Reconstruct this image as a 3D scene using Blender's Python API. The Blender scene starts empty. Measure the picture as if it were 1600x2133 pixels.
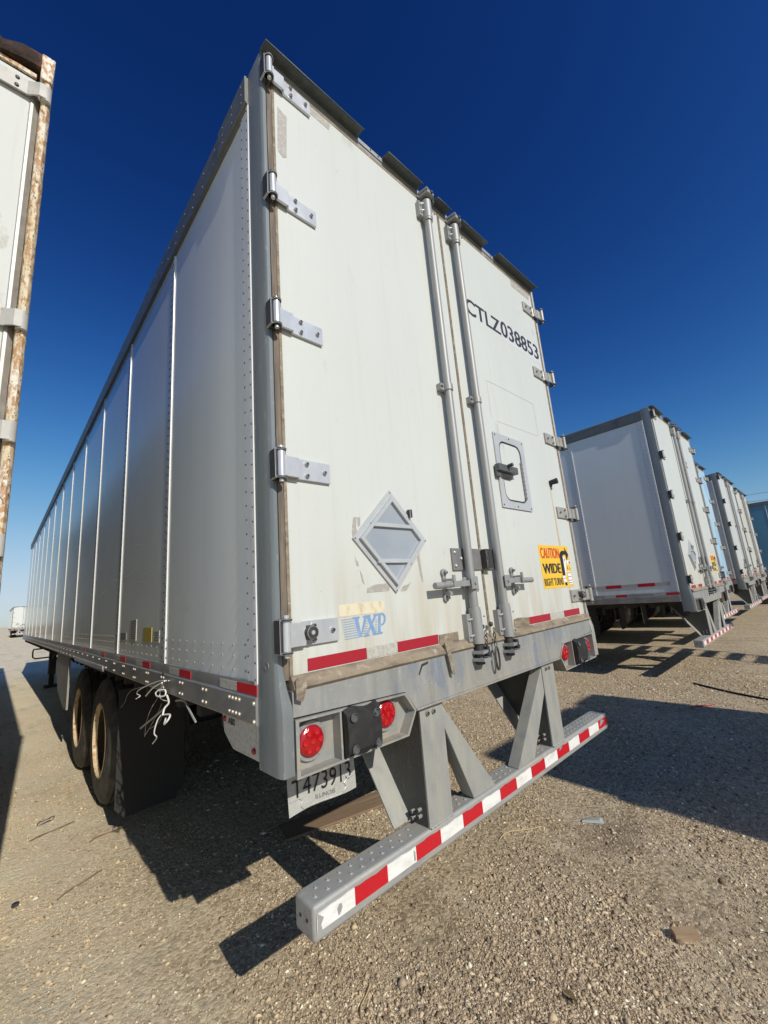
import bpy, bmesh, math, random
import numpy as np
from mathutils import Matrix, Vector
random.seed(7); rng = np.random.default_rng(7)
S = bpy.context.scene; COL = S.collection
# ------------------------------------------------------------------ camera, light, exposure
cd = bpy.data.cameras.new('camera'); cam = bpy.data.objects.new('camera', cd); COL.objects.link(cam)
cd.sensor_fit = 'HORIZONTAL'; cd.sensor_width = 36; cd.lens = 36*860.54/1600; cd.clip_end = 6000; cd.clip_start = .02
CP = Vector((-.71101, -1.34025, 1.50469))
yaw, pit, rol = math.radians(43.4545), math.radians(11.50976), math.radians(-4.62930)
fwd = Vector((math.sin(yaw)*math.cos(pit), math.cos(yaw)*math.cos(pit), math.sin(pit)))
rt = Vector((math.cos(yaw), -math.sin(yaw), 0)); up = rt.cross(fwd)
r2 = rt*math.cos(rol)+up*math.sin(rol); u2 = -rt*math.sin(rol)+up*math.cos(rol)
cam.matrix_world = Matrix(((r2.x, u2.x, -fwd.x, CP.x), (r2.y, u2.y, -fwd.y, CP.y), (r2.z, u2.z, -fwd.z, CP.z), (0, 0, 0, 1)))
S.camera = cam
L = Vector((.07, 1, -.672)).normalized()
sun = bpy.data.lights.new('sun', 'SUN'); sun.energy = 4.0; sun.angle = math.radians(.5); sun.color = (1, .945, .845)
so = bpy.data.objects.new('sun', sun); COL.objects.link(so); so.rotation_euler = L.to_track_quat('-Z', 'Y').to_euler()
W = bpy.data.worlds.new('World'); S.world = W; W.use_nodes = True
nt = W.node_tree; sky = nt.nodes.new('ShaderNodeTexSky'); sky.sky_type = 'NISHITA'; sky.sun_disc = False
sky.sun_elevation = math.asin(-L.z); sky.sun_rotation = math.radians(184); sky.altitude = 300
sky.air_density = 1.0; sky.dust_density = .35; sky.ozone_density = 4.0
# the phone's deep, contrasty rendering of a clear sky: one tone curve per channel over the whole dome
SKS = .06; sep = nt.nodes.new('ShaderNodeSeparateColor'); com = nt.nodes.new('ShaderNodeCombineColor'); nt.links.new(sky.outputs[0], sep.inputs[0])
def wm(op, a, b):
    n_ = nt.nodes.new('ShaderNodeMath'); n_.operation = op
    for q_, v_ in enumerate((a, b)):
        if hasattr(v_, 'links'): nt.links.new(v_, n_.inputs[q_])
        else: n_.inputs[q_].default_value = v_
    return n_.outputs[0]
for i, (pw_, k_, top_) in enumerate(((2.75, 56, .62), (2.35, 22.5, .78), (2.15, 15.9, .95))):     # power, gain, shoulder
    x_ = wm('MULTIPLY', wm('POWER', wm('MULTIPLY', sep.outputs[i], SKS), pw_), k_)
    nt.links.new(wm('DIVIDE', x_, wm('MULTIPLY', wm('ADD', wm('DIVIDE', x_, top_), 1), SKS)), com.inputs[i])
nt.links.new(com.outputs[0], nt.nodes['Background'].inputs[0]); nt.nodes['Background'].inputs[1].default_value = SKS
S.view_settings.view_transform = 'Standard'; S.view_settings.look = 'None'; S.view_settings.exposure = 0; S.view_settings.gamma = 1
S.view_settings.use_curve_mapping = False

# ------------------------------------------------------------------ materials
def lin(c): return tuple(v/12.92 if v <= .04045 else ((v+.055)/1.055)**2.4 for v in c)
MATS = {}
def M(name, col, rough=.5, metal=0., layers=(), bump=None, spec=.5, rvar=0, coat=0):
    """col: linear rgb. layers: (col, scale(xyz), lo, hi, amount, detail) noise masks painted over one another; bump: (scale(xyz), strength, distance)"""
    m = bpy.data.materials.new(name); m.use_nodes = True; n = m.node_tree.nodes; l = m.node_tree.links
    b = n['Principled BSDF']; b.inputs['Roughness'].default_value = rough; b.inputs['Metallic'].default_value = metal
    b.inputs['Specular IOR Level'].default_value = spec; b.inputs['Coat Weight'].default_value = coat; b.inputs['Coat Roughness'].default_value = .08
    tc = n.new('ShaderNodeTexCoord'); out = None
    def noise(sc, det=4, rgh=.6):
        mp = n.new('ShaderNodeMapping'); mp.inputs['Scale'].default_value = sc; l.new(tc.outputs['Object'], mp.inputs[0])
        t = n.new('ShaderNodeTexNoise'); t.inputs['Scale'].default_value = 1; t.inputs['Detail'].default_value = det; t.inputs['Roughness'].default_value = rgh
        l.new(mp.outputs[0], t.inputs['Vector']); return t.outputs['Fac']
    b.inputs['Base Color'].default_value = (*col, 1)
    for lay in layers:
        c, sc, lo, hi, amt = lay[:5]; det = lay[5] if len(lay) > 5 else 4; zr = lay[6] if len(lay) > 6 else None
        r = n.new('ShaderNodeMapRange'); r.inputs['From Min'].default_value = lo; r.inputs['From Max'].default_value = hi; r.inputs['To Max'].default_value = amt
        l.new(noise(sc, det), r.inputs['Value']); fac = r.outputs[0]
        if zr:                       # dirt that gathers between two heights (full at zr[0], none at zr[1])
            sp = n.new('ShaderNodeSeparateXYZ'); l.new(tc.outputs['Object'], sp.inputs[0])
            z = n.new('ShaderNodeMapRange'); z.inputs['From Min'].default_value = zr[1]; z.inputs['From Max'].default_value = zr[0]; l.new(sp.outputs['Z'], z.inputs['Value'])
            mu = n.new('ShaderNodeMath'); mu.operation = 'MULTIPLY'; l.new(fac, mu.inputs[0]); l.new(z.outputs[0], mu.inputs[1]); fac = mu.outputs[0]
        mx = n.new('ShaderNodeMix'); mx.data_type = 'RGBA'; l.new(fac, mx.inputs['Factor'])
        if out is None: mx.inputs['A'].default_value = (*col, 1)
        else: l.new(out, mx.inputs['A'])
        mx.inputs['B'].default_value = (*c, 1); out = mx.outputs['Result']
    if out is not None: l.new(out, b.inputs['Base Color'])
    if rvar:
        r = n.new('ShaderNodeMapRange'); r.inputs['From Min'].default_value = .35; r.inputs['From Max'].default_value = .65
        r.inputs['To Min'].default_value = rough-rvar; r.inputs['To Max'].default_value = rough+rvar; l.new(noise((9, 9, 5), 5), r.inputs['Value']); l.new(r.outputs[0], b.inputs['Roughness'])
    if bump:
        bp = n.new('ShaderNodeBump'); bp.inputs['Strength'].default_value = bump[1]; bp.inputs['Distance'].default_value = bump[2]
        l.new(noise(bump[0], 3), bp.inputs['Height']); l.new(bp.outputs[0], b.inputs['Normal'])
    MATS[name] = m; return m
DIRT = (.40, .31, .18); RUST = (.17, .055, .018)
def door_paint(name, col, grime=1): return M(name, col, .42, layers=[(tuple(c*.9 for c in col), (1.6, 1.6, .5), .35, .75, .6), (tuple(c*.8 for c in col[:2])+(col[2]*.72,), (30, 6, .9), .54, .80, .40*grime, 6),
    ((.45, .44, .41), (34, 9, 9), .66, .8, .4*grime, 6), ((.42, .34, .21), (11, 3, 1.1), .38, .70, .8*grime, 5, (1.2, 1.8)), ((.30, .29, .27), (5, 5, 2.2), .63, .72, .4*grime, 8),
    ((.26, .25, .23), (70, 70, 45), .715, .74, .5*grime, 3), ((.36, .27, .14), (20, 6, 5), .60, .74, .7*grime, 8, (1.22, 1.42))], bump=((3.2, 3.2, 2.4), .05, .008))
door_white = door_paint('door_white', (.595, .62, .585)); door_cream = door_paint('door_cream', (.58, .575, .52), 1.2); door_grey = door_paint('door_grey', (.56, .58, .57), 1.3)
def paint_side(name, col): return M(name, col, .14, layers=[(tuple(c*.86 for c in col), (.5, .45, .3), .35, .75, .5), ((.40, .38, .34), (5, 2.2, 1.2), .5, .8, .45, 5, (1.2, 1.9)),
    (tuple(c*.72 for c in col), (5, 7, .4), .52, .8, .16, 6), (tuple(c*.6 for c in col), (22, 22, 9), .70, .76, .35, 9), ((.82, .82, .82), (9, 2.2, 9), .71, .735, .35, 8)], bump=((.55, .5, .4), .10, .035), rvar=.02)
side_white = paint_side('side_white', (.76, .79, .755)); side_pale = paint_side('side_pale', (.80, .83, .79))
galv = M('galvanised_steel', (.36, .37, .37), .5, .35, layers=[((.27, .285, .29), (14, 14, 5), .4, .65, .8, 6), ((.46, .46, .44), (30, 30, 30), .55, .75, .6), ((.33, .27, .17), (8, 8, 2.0), .5, .75, .5, 5, (.4, 1.25)), ((.20, .10, .045), (42, 42, 30), .70, .74, .7, 8), ((.17, .17, .16), (16, 16, 1.1), .56, .74, .5, 6)], bump=((80, 80, 80), .08, .002))
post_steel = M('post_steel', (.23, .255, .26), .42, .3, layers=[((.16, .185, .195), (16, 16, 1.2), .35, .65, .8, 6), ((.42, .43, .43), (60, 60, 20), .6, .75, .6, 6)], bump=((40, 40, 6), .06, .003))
sill_steel = M('sill_steel', (.33, .335, .32), .55, .2, layers=[((.25, .26, .26), (7, 7, 3), .4, .66, .8, 6), ((.20, .24, .31), (7, 7, 3.2), .57, .66, .7, 7), ((.44, .43, .39), (16, 16, 2.5), .55, .7, .6, 6), ((.42, .36, .25), (4, 4, 12), .38, .7, .75, 5, (1.0, 1.17)), ((.52, .52, .5), (50, 50, 50), .6, .75, .6), ((.20, .10, .045), (42, 42, 30), .70, .74, .7, 8), ((.17, .17, .16), (16, 16, 1.1), .56, .74, .5, 6)], bump=((50, 50, 30), .08, .003))
bump_steel = M('bumper_steel', (.36, .365, .35), .6, .2, layers=[((.29, .30, .30), (5, 9, 9), .4, .68, .8, 6), ((.43, .38, .29), (3.5, 6, 9), .45, .7, .6, 6), ((.48, .48, .47), (70, 70, 70), .58, .72, .5), ((.20, .205, .21), (3, 22, 30), .60, .68, .7, 9), ((.52, .47, .38), (5, 14, 22), .62, .70, .7, 8)], bump=((22, 22, 22), .16, .004))
support_steel = M('support_steel', (.33, .335, .31), .62, .15, layers=[((.41, .39, .32), (22, 9, 2), .45, .7, .7, 6), ((.25, .26, .25), (12, 12, 6), .5, .7, .6, 6), ((.20, .10, .045), (42, 42, 30), .70, .74, .7, 8), ((.17, .17, .16), (16, 16, 1.1), .56, .74, .5, 6)], bump=((120, 120, 120), .15, .003))
rod_steel = M('rod_steel', (.34, .345, .34), .5, .25, layers=[((.27, .27, .26), (30, 30, 2.5), .4, .66, .8, 6), ((.55, .55, .53), (50, 50, 9), .69, .74, .8, 6), ((.36, .29, .19), (20, 20, 1.5), .6, .8, .5), ((.20, .10, .045), (42, 42, 30), .70, .74, .7, 8), ((.17, .17, .16), (16, 16, 1.1), .56, .74, .5, 6)], bump=((90, 90, 40), .06, .002))
bright = M('bright_steel', (.62, .64, .66), .34, .4, layers=[((.55, .57, .60), (25, 25, 12), .4, .65, .7, 6), ((.75, .76, .78), (60, 60, 25), .6, .7, .6)], rvar=.06)
latch_m = M('latch_steel', (.12, .125, .13), .5, .3)
plate_grey = M('lock_plate_steel', (.27, .265, .26), .5, .4, layers=[((.2, .2, .2), (14, 14, 14), .4, .65, .7, 6)])
placard_m = M('placard_steel', (.48, .50, .51), .42, .08, layers=[((.42, .445, .46), (6, 6, 6), .4, .65, .8, 5), ((.52, .52, .5), (40, 40, 20), .6, .7, .5)])
placard_in = M('placard_panel', (.38, .42, .46), .35, .15, layers=[((.32, .36, .41), (5, 5, 5), .4, .65, .8, 5)])
dull_hinge = M('weathered_hinge_steel', (.42, .41, .38), .5, .3, layers=[((.33, .32, .29), (30, 30, 20), .42, .65, .8, 6), ((.20, .10, .045), (42, 42, 30), .70, .74, .7, 8), ((.17, .17, .16), (16, 16, 1.1), .56, .74, .5, 6)])
darksteel = M('dark_steel', (.055, .055, .055), .55, .4, layers=[((.12, .1, .08), (40, 40, 40), .5, .7, .7)])
gasket = M('rubber_gasket', (.13, .105, .085), .8, layers=[((.24, .195, .14), (60, 60, 4), .45, .65, .8, 6), ((.08, .07, .06), (30, 30, 3), .55, .7, .6)])
gasket_tan = M('tan_gasket', (.27, .22, .155), .8, layers=[((.13, .10, .075), (9, 9, 40), .42, .66, .8, 6), ((.46, .42, .34), (30, 30, 30), .55, .7, .7)])
visor_m = M('visor_steel', (.085, .10, .10), .55, .2, layers=[((.14, .15, .14), (30, 30, 30), .45, .65, .6, 6)], bump=((120, 120, 120), .08, .002))
flap_m = M('flap_rubber', (.026, .025, .023), .8, bump=((30, 30, 6), .2, .004))
gusset_m = M('gusset_paint_shaded', (.07, .07, .066), .6, .1, layers=[((.12, .115, .10), (40, 40, 40), .55, .7, .6, 5)], bump=((70, 70, 40), .5, .006))  # dark undercoat, set darker to carry the shade on the side webs
rubber = M('black_rubber', (.018, .018, .018), .65, layers=[((.06, .055, .05), (22, 22, 22), .5, .75, .6, 6)], bump=((40, 40, 40), .3, .004))
tyre_m = M('tyre_rubber', (.03, .029, .027), .75, layers=[((.13, .118, .098), (7, 7, 7), .36, .66, .8, 6), ((.02, .02, .02), (30, 30, 30), .55, .7, .7, 6)], bump=((60, 60, 60), .15, .003))
barrel_m = M('rim_barrel_dark', (.045, .028, .016), .85, layers=[((.10, .05, .02), (16, 16, 16), .5, .7, .8, 7)])  # black grime that also holds the shade past the sunlit crescent
rim_m = M('rusty_rim', (.60, .47, .29), .7, .05, layers=[((.40, .20, .07), (18, 18, 18), .50, .62, .8, 7), ((.14, .05, .02), (34, 34, 34), .60, .66, .8, 8), ((.68, .62, .5), (26, 26, 26), .58, .68, .7, 6)])
under_m = M('underbody', (.03, .03, .028), .8, .1, layers=[((.06, .05, .04), (6, 6, 6), .45, .7, .6)])
tape_red = M('tape_red', (.52, .012, .022), .35, layers=[((.42, .03, .035), (30, 30, 90), .5, .7, .6, 5), ((.6, .25, .2), (55, 55, 40), .7, .76, .5)])
tape_faded = M('tape_faded_red', (.36, .014, .028), .45, layers=[((.28, .03, .035), (30, 30, 90), .5, .7, .6, 5)])
tape_white = M('tape_white', (.80, .80, .77), .4, layers=[((.60, .575, .51), (14, 14, 30), .46, .70, .75, 7), ((.4, .36, .28), (40, 40, 60), .70, .78, .6, 6)])
tape_dull = M('tape_dull_white', (.50, .49, .44), .5, layers=[((.38, .36, .31), (70, 70, 70), .45, .6, .8)])
lens_red = M('red_lens', (.36, .002, .006), .12, spec=.7, coat=.6, bump=((110, 110, 110), .35, .004))
led_m = M('led_dot', (.52, .007, .013), .1, spec=.8, coat=1)
plate_white = M('plate_white', (.44, .44, .415), .4, .1, layers=[((.5, .5, .5), (25, 25, 25), .45, .7, .7, 6), ((.42, .38, .3), (18, 18, 40), .6, .75, .6)], bump=((14, 14, 14), .5, .02))
ink = M('black_ink', (.014, .015, .017), .5); ink_grey = M('worn_ink', (.035, .037, .042), .5)
ink_red = M('red_ink', (.60, .045, .02), .5); ink_blue = M('blue_ink', (.19, .32, .52), .5, layers=[((.34, .44, .58), (40, 40, 40), .5, .7, .6)])
white_ink = M('white_ink', (.8, .8, .8), .5)
yellow = M('yellow_vinyl', (.82, .50, .025), .4, layers=[((.80, .58, .10), (14, 14, 14), .45, .7, .8, 5)])
residue = M('decal_residue', (.36, .34, .31), .7, layers=[((.5, .48, .44), (60, 60, 60), .5, .66, .9, 6)])
pale_patch = M('pale_patch', (.575, .59, .60), .5); cream = M('stained_label', (.68, .62, .46), .6, layers=[((.46, .36, .18), (28, 28, 14), .52, .7, .7, 6)])
residue_pale = M('outline_grey', (.53, .54, .515), .6)
dull_yellow = M('dull_yellow_label', (.42, .34, .06), .55); rust_streak = M('rust_streak', (.56, .48, .33), .5, layers=[((.48, .29, .11), (90, 9, 2), .4, .65, .8)])
alum = M('aluminium', (.50, .51, .52), .38, .6, layers=[((.40, .41, .42), (5, 5, 5), .4, .65, .7)])
rail_dark = M('top_rail_steel', (.17, .175, .17), .5, .3, layers=[((.12, .125, .125), (8, 3, 20), .4, .65, .8, 6), ((.25, .24, .22), (20, 9, 30), .58, .72, .6, 6)])
rail_m = M('rail_aluminium', (.36, .36, .35), .42, .55, layers=[((.27, .27, .26), (7, 5, 9), .4, .65, .8, 6), ((.36, .30, .21), (9, 6, 9), .55, .75, .5, 6)])
rivet_m = M('rivet', (.36, .33, .28), .5, .4, layers=[((.42, .32, .2), (40, 40, 40), .5, .65, .7)])
rib_m = M('rib_white', (.74, .75, .74), .35, layers=[((.62, .62, .6), (10, 10, 3), .45, .7, .7, 5)])
tie_m = M('white_nylon', (.78, .78, .74), .4); tie_dull = M('grey_nylon', (.34, .34, .33), .5)
skirt_m = M('skirt_plastic', (.30, .295, .26), .6, layers=[((.24, .22, .19), (4, 4, 3), .4, .7, .7)])
strap_m = M('strap_paint', (.42, .41, .375), .5, layers=[((.52, .50, .46), (9, 9, 9), .45, .65, .8, 6), ((.32, .22, .14), (24, 24, 24), .62, .72, .8, 7)])
old_white = M('old_door_white', (.60, .62, .59), .85, spec=.15, layers=[((.62, .62, .60), (2, 2, 1), .45, .7, .7), ((.38, .34, .28), (9, 9, 4), .60, .68, .6, 9), ((.45, .40, .32), (24, 6, .9), .55, .78, .5, 6)])
cream_rust = M('rusted_cream_paint', (.62, .53, .36), .65, layers=[((.74, .70, .60), (8, 8, 5), .42, .58, .9, 6), ((.40, .20, .07), (60, 60, 28), .46, .56, .88, 9), ((.12, .04, .018), (90, 90, 50), .60, .64, .9, 9)], bump=((40, 40, 30), .5, .006))
rot = M('rusted_header', (.028, .014, .009), .9, layers=[((.14, .06, .03), (18, 18, 18), .5, .66, .9, 8)], bump=((25, 25, 25), .9, .02))
blue_paint = M('blue_paint', (.12, .30, .42), .4, layers=[((.09, .24, .35), (.8, .8, .8), .4, .65, .7)]); pale_blue = M('pale_blue_paint', (.42, .60, .72), .4, layers=[((.30, .48, .66), (2, 2, .6), .5, .56, .9)])
wood = M('weathered_wood', (.24, .165, .105), .8, layers=[((.20, .13, .08), (6, 60, 60), .4, .65, .8, 6), ((.40, .31, .22), (3, 24, 24), .55, .7, .6)], bump=((8, 90, 90), .3, .003))
straw = M('straw', (.50, .38, .2), .8); twig = M('twig', (.20, .14, .09), .85); chip = M('wood_chip', (.36, .25, .15), .85, layers=[((.24, .16, .10), (9, 60, 60), .4, .65, .8, 6)]); clearp = M('clear_plastic', (.42, .45, .42), .12, spec=.8)
leafm = M('dry_leaf', (.40, .29, .15), .8); redp = M('red_plastic', (.45, .03, .02), .5); pennant_m = M('pennant_cloth', (.5, .1, .1), .8)

# ground: trodden dust and crushed stone
def ground_mat(name, stone=False):
    m = bpy.data.materials.new(name); m.use_nodes = True; n = m.node_tree.nodes; l = m.node_tree.links; b = n['Principled BSDF']
    b.inputs['Roughness'].default_value = .9; b.inputs['Specular IOR Level'].default_value = .25
    tc = n.new('ShaderNodeTexCoord')
    def mapped(sc):
        mp = n.new('ShaderNodeMapping'); mp.inputs['Scale'].default_value = sc; l.new(tc.outputs['Object'], mp.inputs[0]); return mp.outputs[0]
    def noise(s, det=5, rg=.6, sc=(1, 1, 1)):
        t = n.new('ShaderNodeTexNoise'); t.inputs['Scale'].default_value = s; t.inputs['Detail'].default_value = det; t.inputs['Roughness'].default_value = rg; l.new(mapped(sc), t.inputs['Vector']); return t.outputs['Fac']
    def rngm(v, a, b_, c=0, d=1):
        r = n.new('ShaderNodeMapRange'); r.inputs['From Min'].default_value = a; r.inputs['From Max'].default_value = b_; r.inputs['To Min'].default_value = c; r.inputs['To Max'].default_value = d; l.new(v, r.inputs['Value']); return r.outputs[0]
    def mix(f, a, b_, mode='MIX'):
        x = n.new('ShaderNodeMix'); x.data_type = 'RGBA'; x.blend_type = mode
        if hasattr(f, 'links'): l.new(f, x.inputs['Factor'])
        else: x.inputs['Factor'].default_value = f
        for s, v in (('A', a), ('B', b_)):
            if hasattr(v, 'links'): l.new(v, x.inputs[s])
            else: x.inputs[s].default_value = (*v, 1)
        return x.outputs['Result']
    def math_(op, a, b_):
        x = n.new('ShaderNodeMath'); x.operation = op
        for i, v in enumerate((a, b_)):
            if hasattr(v, 'links'): l.new(v, x.inputs[i])
            else: x.inputs[i].default_value = v
        return x.outputs[0]
    sp = n.new('ShaderNodeSeparateXYZ'); l.new(tc.outputs['Object'], sp.inputs[0])
    # the drive lane on the left is paler and dustier than the stone on the right
    lane = rngm(math_('ADD', math_('SUBTRACT', sp.outputs['X'], math_('MULTIPLY', sp.outputs['Y'], .12)), math_('MULTIPLY', noise(.9, 4), 1.6)), 1.25, -.35)
    if stone:
        at = n.new('ShaderNodeAttribute'); at.attribute_name = 'tint'
        ramp = n.new('ShaderNodeValToRGB'); e = ramp.color_ramp.elements; e[0].color = (0.176, 0.131, 0.082, 1); e[1].color = (0.832, 0.821, 0.623, 1); e[1].position = 1
        for p, c in ((.25, (0.355, 0.268, 0.171)), (.5, (0.472, 0.364, 0.229)), (.75, (0.591, 0.447, 0.270)), (.9, (0.738, 0.591, 0.388))):
            k = e.new(p); k.color = (*c, 1)
        l.new(at.outputs['Fac'], ramp.inputs[0]); hs = n.new('ShaderNodeHueSaturation'); hs.inputs['Saturation'].default_value = .90; l.new(ramp.outputs[0], hs.inputs['Color']); c = mix(math_('MULTIPLY', lane, .45), hs.outputs[0], (0.694, 0.537, 0.317))
        l.new(c, b.inputs['Base Color'])
    else:
        v = n.new('ShaderNodeTexVoronoi'); v.inputs['Scale'].default_value = 62; l.new(mapped((1, 1, 1)), v.inputs['Vector'])
        bw = n.new('ShaderNodeRGBToBW'); l.new(v.outputs['Color'], bw.inputs[0])
        v2 = n.new('ShaderNodeTexVoronoi'); v2.inputs['Scale'].default_value = 28; l.new(mapped((1, 1, 1)), v2.inputs['Vector'])
        bw2 = n.new('ShaderNodeRGBToBW'); l.new(v2.outputs['Color'], bw2.inputs[0])
        base = mix(rngm(noise(1.3, 6, .65), .35, .65), (0.340, 0.255, 0.153), (0.502, 0.379, 0.224))
        grains = mix(rngm(bw.outputs[0], .2, .8), (0.148, 0.112, 0.071), (0.709, 0.578, 0.388)); base = mix(.6, base, grains)
        base = mix(rngm(bw2.outputs[0], .68, .9, 0, .6), base, (0.679, 0.564, 0.388))
        dust = mix(rngm(noise(2.2, 5), .35, .7), (0.859, 0.697, 0.485), (0.860, 0.826, 0.600)); dust = mix(rngm(bw.outputs[0], .1, .9, .25, 0), dust, (0.324, 0.234, 0.141))
        c = mix(math_('MULTIPLY', lane, .95), base, dust)
        c = mix(rngm(noise(1.7, 6, .65), .55, .72, 0, .26), c, (0.203, 0.157, 0.110)); rut = rngm(noise(1, 4, .6, (2.6, .16, 1)), .42, .62); c = mix(math_('MULTIPLY', rut, .28), c, (0.624, 0.543, 0.426)); rut2 = rngm(noise(1, 5, .6, (1.7, .5, 1)), .52, .68); c = mix(math_('MULTIPLY', rut2, .30), c, (0.218, 0.179, 0.135))
        # a dark oily stain beside the bumper
        dx = math_('SUBTRACT', sp.outputs['X'], 2.15); dy = math_('SUBTRACT', sp.outputs['Y'], -.12)
        d = math_('SQRT', math_('ADD', math_('MULTIPLY', dx, dx), math_('MULTIPLY', math_('MULTIPLY', dy, dy), 3)), 0)
        st = rngm(math_('ADD', d, math_('MULTIPLY', noise(9, 5), .5)), .62, .30, 0, .6); c = mix(st, c, (0.111, 0.069, 0.042))
        l.new(c, b.inputs['Base Color'])
        bp = n.new('ShaderNodeBump'); bp.inputs['Strength'].default_value = .8; bp.inputs['Distance'].default_value = .012
        h = math_('ADD', math_('MULTIPLY', v.outputs['Distance'], -.35), math_('ADD', math_('MULTIPLY', noise(30, 6), .8), math_('MULTIPLY', noise(210, 3), .5)))
        l.new(h, bp.inputs['Height']); l.new(bp.outputs[0], b.inputs['Normal'])
    return m
ground_m = ground_mat('gravel_ground'); stone_m = ground_mat('crushed_stone', True)

# ------------------------------------------------------------------ mesh helpers
class MB:
    def __init__(s): s.v = []; s.f = []; s.m = []
    def add(s, vs, fs, m=0):
        o = len(s.v); s.v += [tuple(v) for v in vs]; s.f += [[i+o for i in f] for f in fs]; s.m += [m]*len(fs); return s
    def box(s, x0, x1, y0, y1, z0, z1, m=0):
        return s.add([(x, y, z) for z in (z0, z1) for y in (y0, y1) for x in (x0, x1)], [(0, 2, 3, 1), (4, 5, 7, 6), (0, 1, 5, 4), (2, 6, 7, 3), (0, 4, 6, 2), (1, 3, 7, 5)], m)
    def prism(s, poly, ax, a, b, m=0):
        """polygon in the plane across axis ax, pushed from a to b; poly pairs are the remaining axes in x,y,z order"""
        def P(p, t): q = list(p); q.insert(ax, t); return q
        n = len(poly); return s.add([P(p, a) for p in poly]+[P(p, b) for p in poly], [list(range(n))[::-1], list(range(n, 2*n))]+[(i, (i+1) % n, n+(i+1) % n, n+i) for i in range(n)], m)
    def hull8(s, pts, m=0):   # eight corners: four of the lower ring, four of the upper ring
        return s.add(pts, [(3, 2, 1, 0), (4, 5, 6, 7), (0, 1, 5, 4), (1, 2, 6, 5), (2, 3, 7, 6), (3, 0, 4, 7)], m)
    def tube(s, pts, r, n=8, m=0, close=False, cap=True):
        pts = [Vector(p) for p in pts]; N = len(pts); R = r if isinstance(r, (list, tuple)) else [r]*N; vs = []; prev = None
        for i, p in enumerate(pts):
            t = (pts[(i+1) % N if close else min(i+1, N-1)]-pts[(i-1) % N if close else max(i-1, 0)]).normalized()
            if prev is None: a = t.cross(Vector((0, 0, 1)) if abs(t.z) < .9 else Vector((1, 0, 0))).normalized()
            else: a = (prev-t*prev.dot(t)).normalized()
            prev = a; b = t.cross(a); vs += [p+(a*math.cos(2*math.pi*k/n)+b*math.sin(2*math.pi*k/n))*R[i] for k in range(n)]
        fs = [(i*n+k, i*n+(k+1) % n, ((i+1) % N)*n+(k+1) % n, ((i+1) % N)*n+k) for i in range(N if close else N-1) for k in range(n)]
        if cap and not close: fs += [list(range(n))[::-1], list(range((N-1)*n, N*n))]
        return s.add(vs, fs, m)
    def cyl(s, p0, p1, r, n=14, m=0, r1=None): return s.tube([p0, p1], [r, r if r1 is None else r1], n, m)
    def lathe(s, prof, c, ax=0, n=32, m=0, close=False):
        """prof: (offset along ax, radius)"""
        vs = []; o = [i for i in range(3) if i != ax]
        for a, r in prof:
            for k in range(n):
                q = [0, 0, 0]; q[ax] = c[ax]+a; q[o[0]] = c[o[0]]+r*math.cos(2*math.pi*k/n); q[o[1]] = c[o[1]]+r*math.sin(2*math.pi*k/n); vs.append(q)
        N = len(prof); fs = [(i*n+k, i*n+(k+1) % n, ((i+1) % N)*n+(k+1) % n, ((i+1) % N)*n+k) for i in range(N if close else N-1) for k in range(n)]
        return s.add(vs, fs, m)
    def dome(s, c, nrm, r, h, n=8, m=0):
        c = Vector(c); nrm = Vector(nrm).normalized(); a = nrm.orthogonal().normalized(); b = nrm.cross(a); vs = []
        for rr, hh in ((r, -.0005), (r*.8, h*.65)): vs += [c+(a*math.cos(2*math.pi*k/n)+b*math.sin(2*math.pi*k/n))*rr+nrm*hh for k in range(n)]
        vs.append(c+nrm*h); return s.add(vs, [(k, (k+1) % n, n+(k+1) % n, n+k) for k in range(n)]+[(n+k, n+(k+1) % n, 2*n) for k in range(n)], m)
    def rear(s, poly, y, m=0): return s.add([(x, y, z) for x, z in poly], [list(range(len(poly)))], m)       # flat print on a face that looks to -y
    def side(s, poly, x, m=0): return s.add([(x, y, z) for y, z in poly], [list(range(len(poly)))[::-1]], m)
    def build(s, name, mats, parent=None, bevel=0, smooth=35, seg=2, loc=None):
        me = bpy.data.meshes.new(name); me.from_pydata(s.v, [], s.f)
        mats = mats if isinstance(mats, (list, tuple)) else [mats]
        for k in mats: me.materials.append(k)
        me.polygons.foreach_set('material_index', s.m)
        bm = bmesh.new(); bm.from_mesh(me); bmesh.ops.recalc_face_normals(bm, faces=[f for f in bm.faces])
        if bevel:
            fl = bm.faces.layers.int.new('flat')
            ed = [e for e in bm.edges if len(e.link_faces) == 2 and e.calc_face_angle(0) > .6]; es = set(ed)
            flat = [f for f in bm.faces if all(e in es for e in f.edges)]
            for f in flat: f[fl] = 1
            nb = bmesh.ops.bevel(bm, geom=ed, offset=bevel, segments=seg, profile=.5, affect='EDGES', clamp_overlap=True)['faces']
            for f in nb: f[fl] = 0
            flat_idx = [f.index for f in bm.faces if f[fl]] if not bm.faces.index_update() else []
        bm.to_mesh(me); bm.free()
        if smooth:
            me.shade_smooth(); me.set_sharp_from_angle(angle=math.radians(smooth))
            if bevel:
                sm = np.ones(len(me.polygons), bool); sm[flat_idx] = False; a_ = me.attributes.get('sharp_face') or me.attributes.new('sharp_face', 'BOOLEAN', 'FACE'); a_.data.foreach_set('value', ~sm)
        o = bpy.data.objects.new(name, me); COL.objects.link(o)
        if parent: o.parent = parent
        if loc: o.location = loc
        return o
def thing(name, label, cat, loc=(0, 0, 0), rz=0, group=None):
    o = bpy.data.objects.new(name, None); o.empty_display_size = .2; COL.objects.link(o); o.location = loc; o.rotation_euler = (0, 0, rz)
    o['label'] = label; o['category'] = cat
    if group: o['group'] = group
    return o
def tag(o, label, cat, group=None):
    o['label'] = label; o['category'] = cat
    if group: o['group'] = group
    return o
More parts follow.
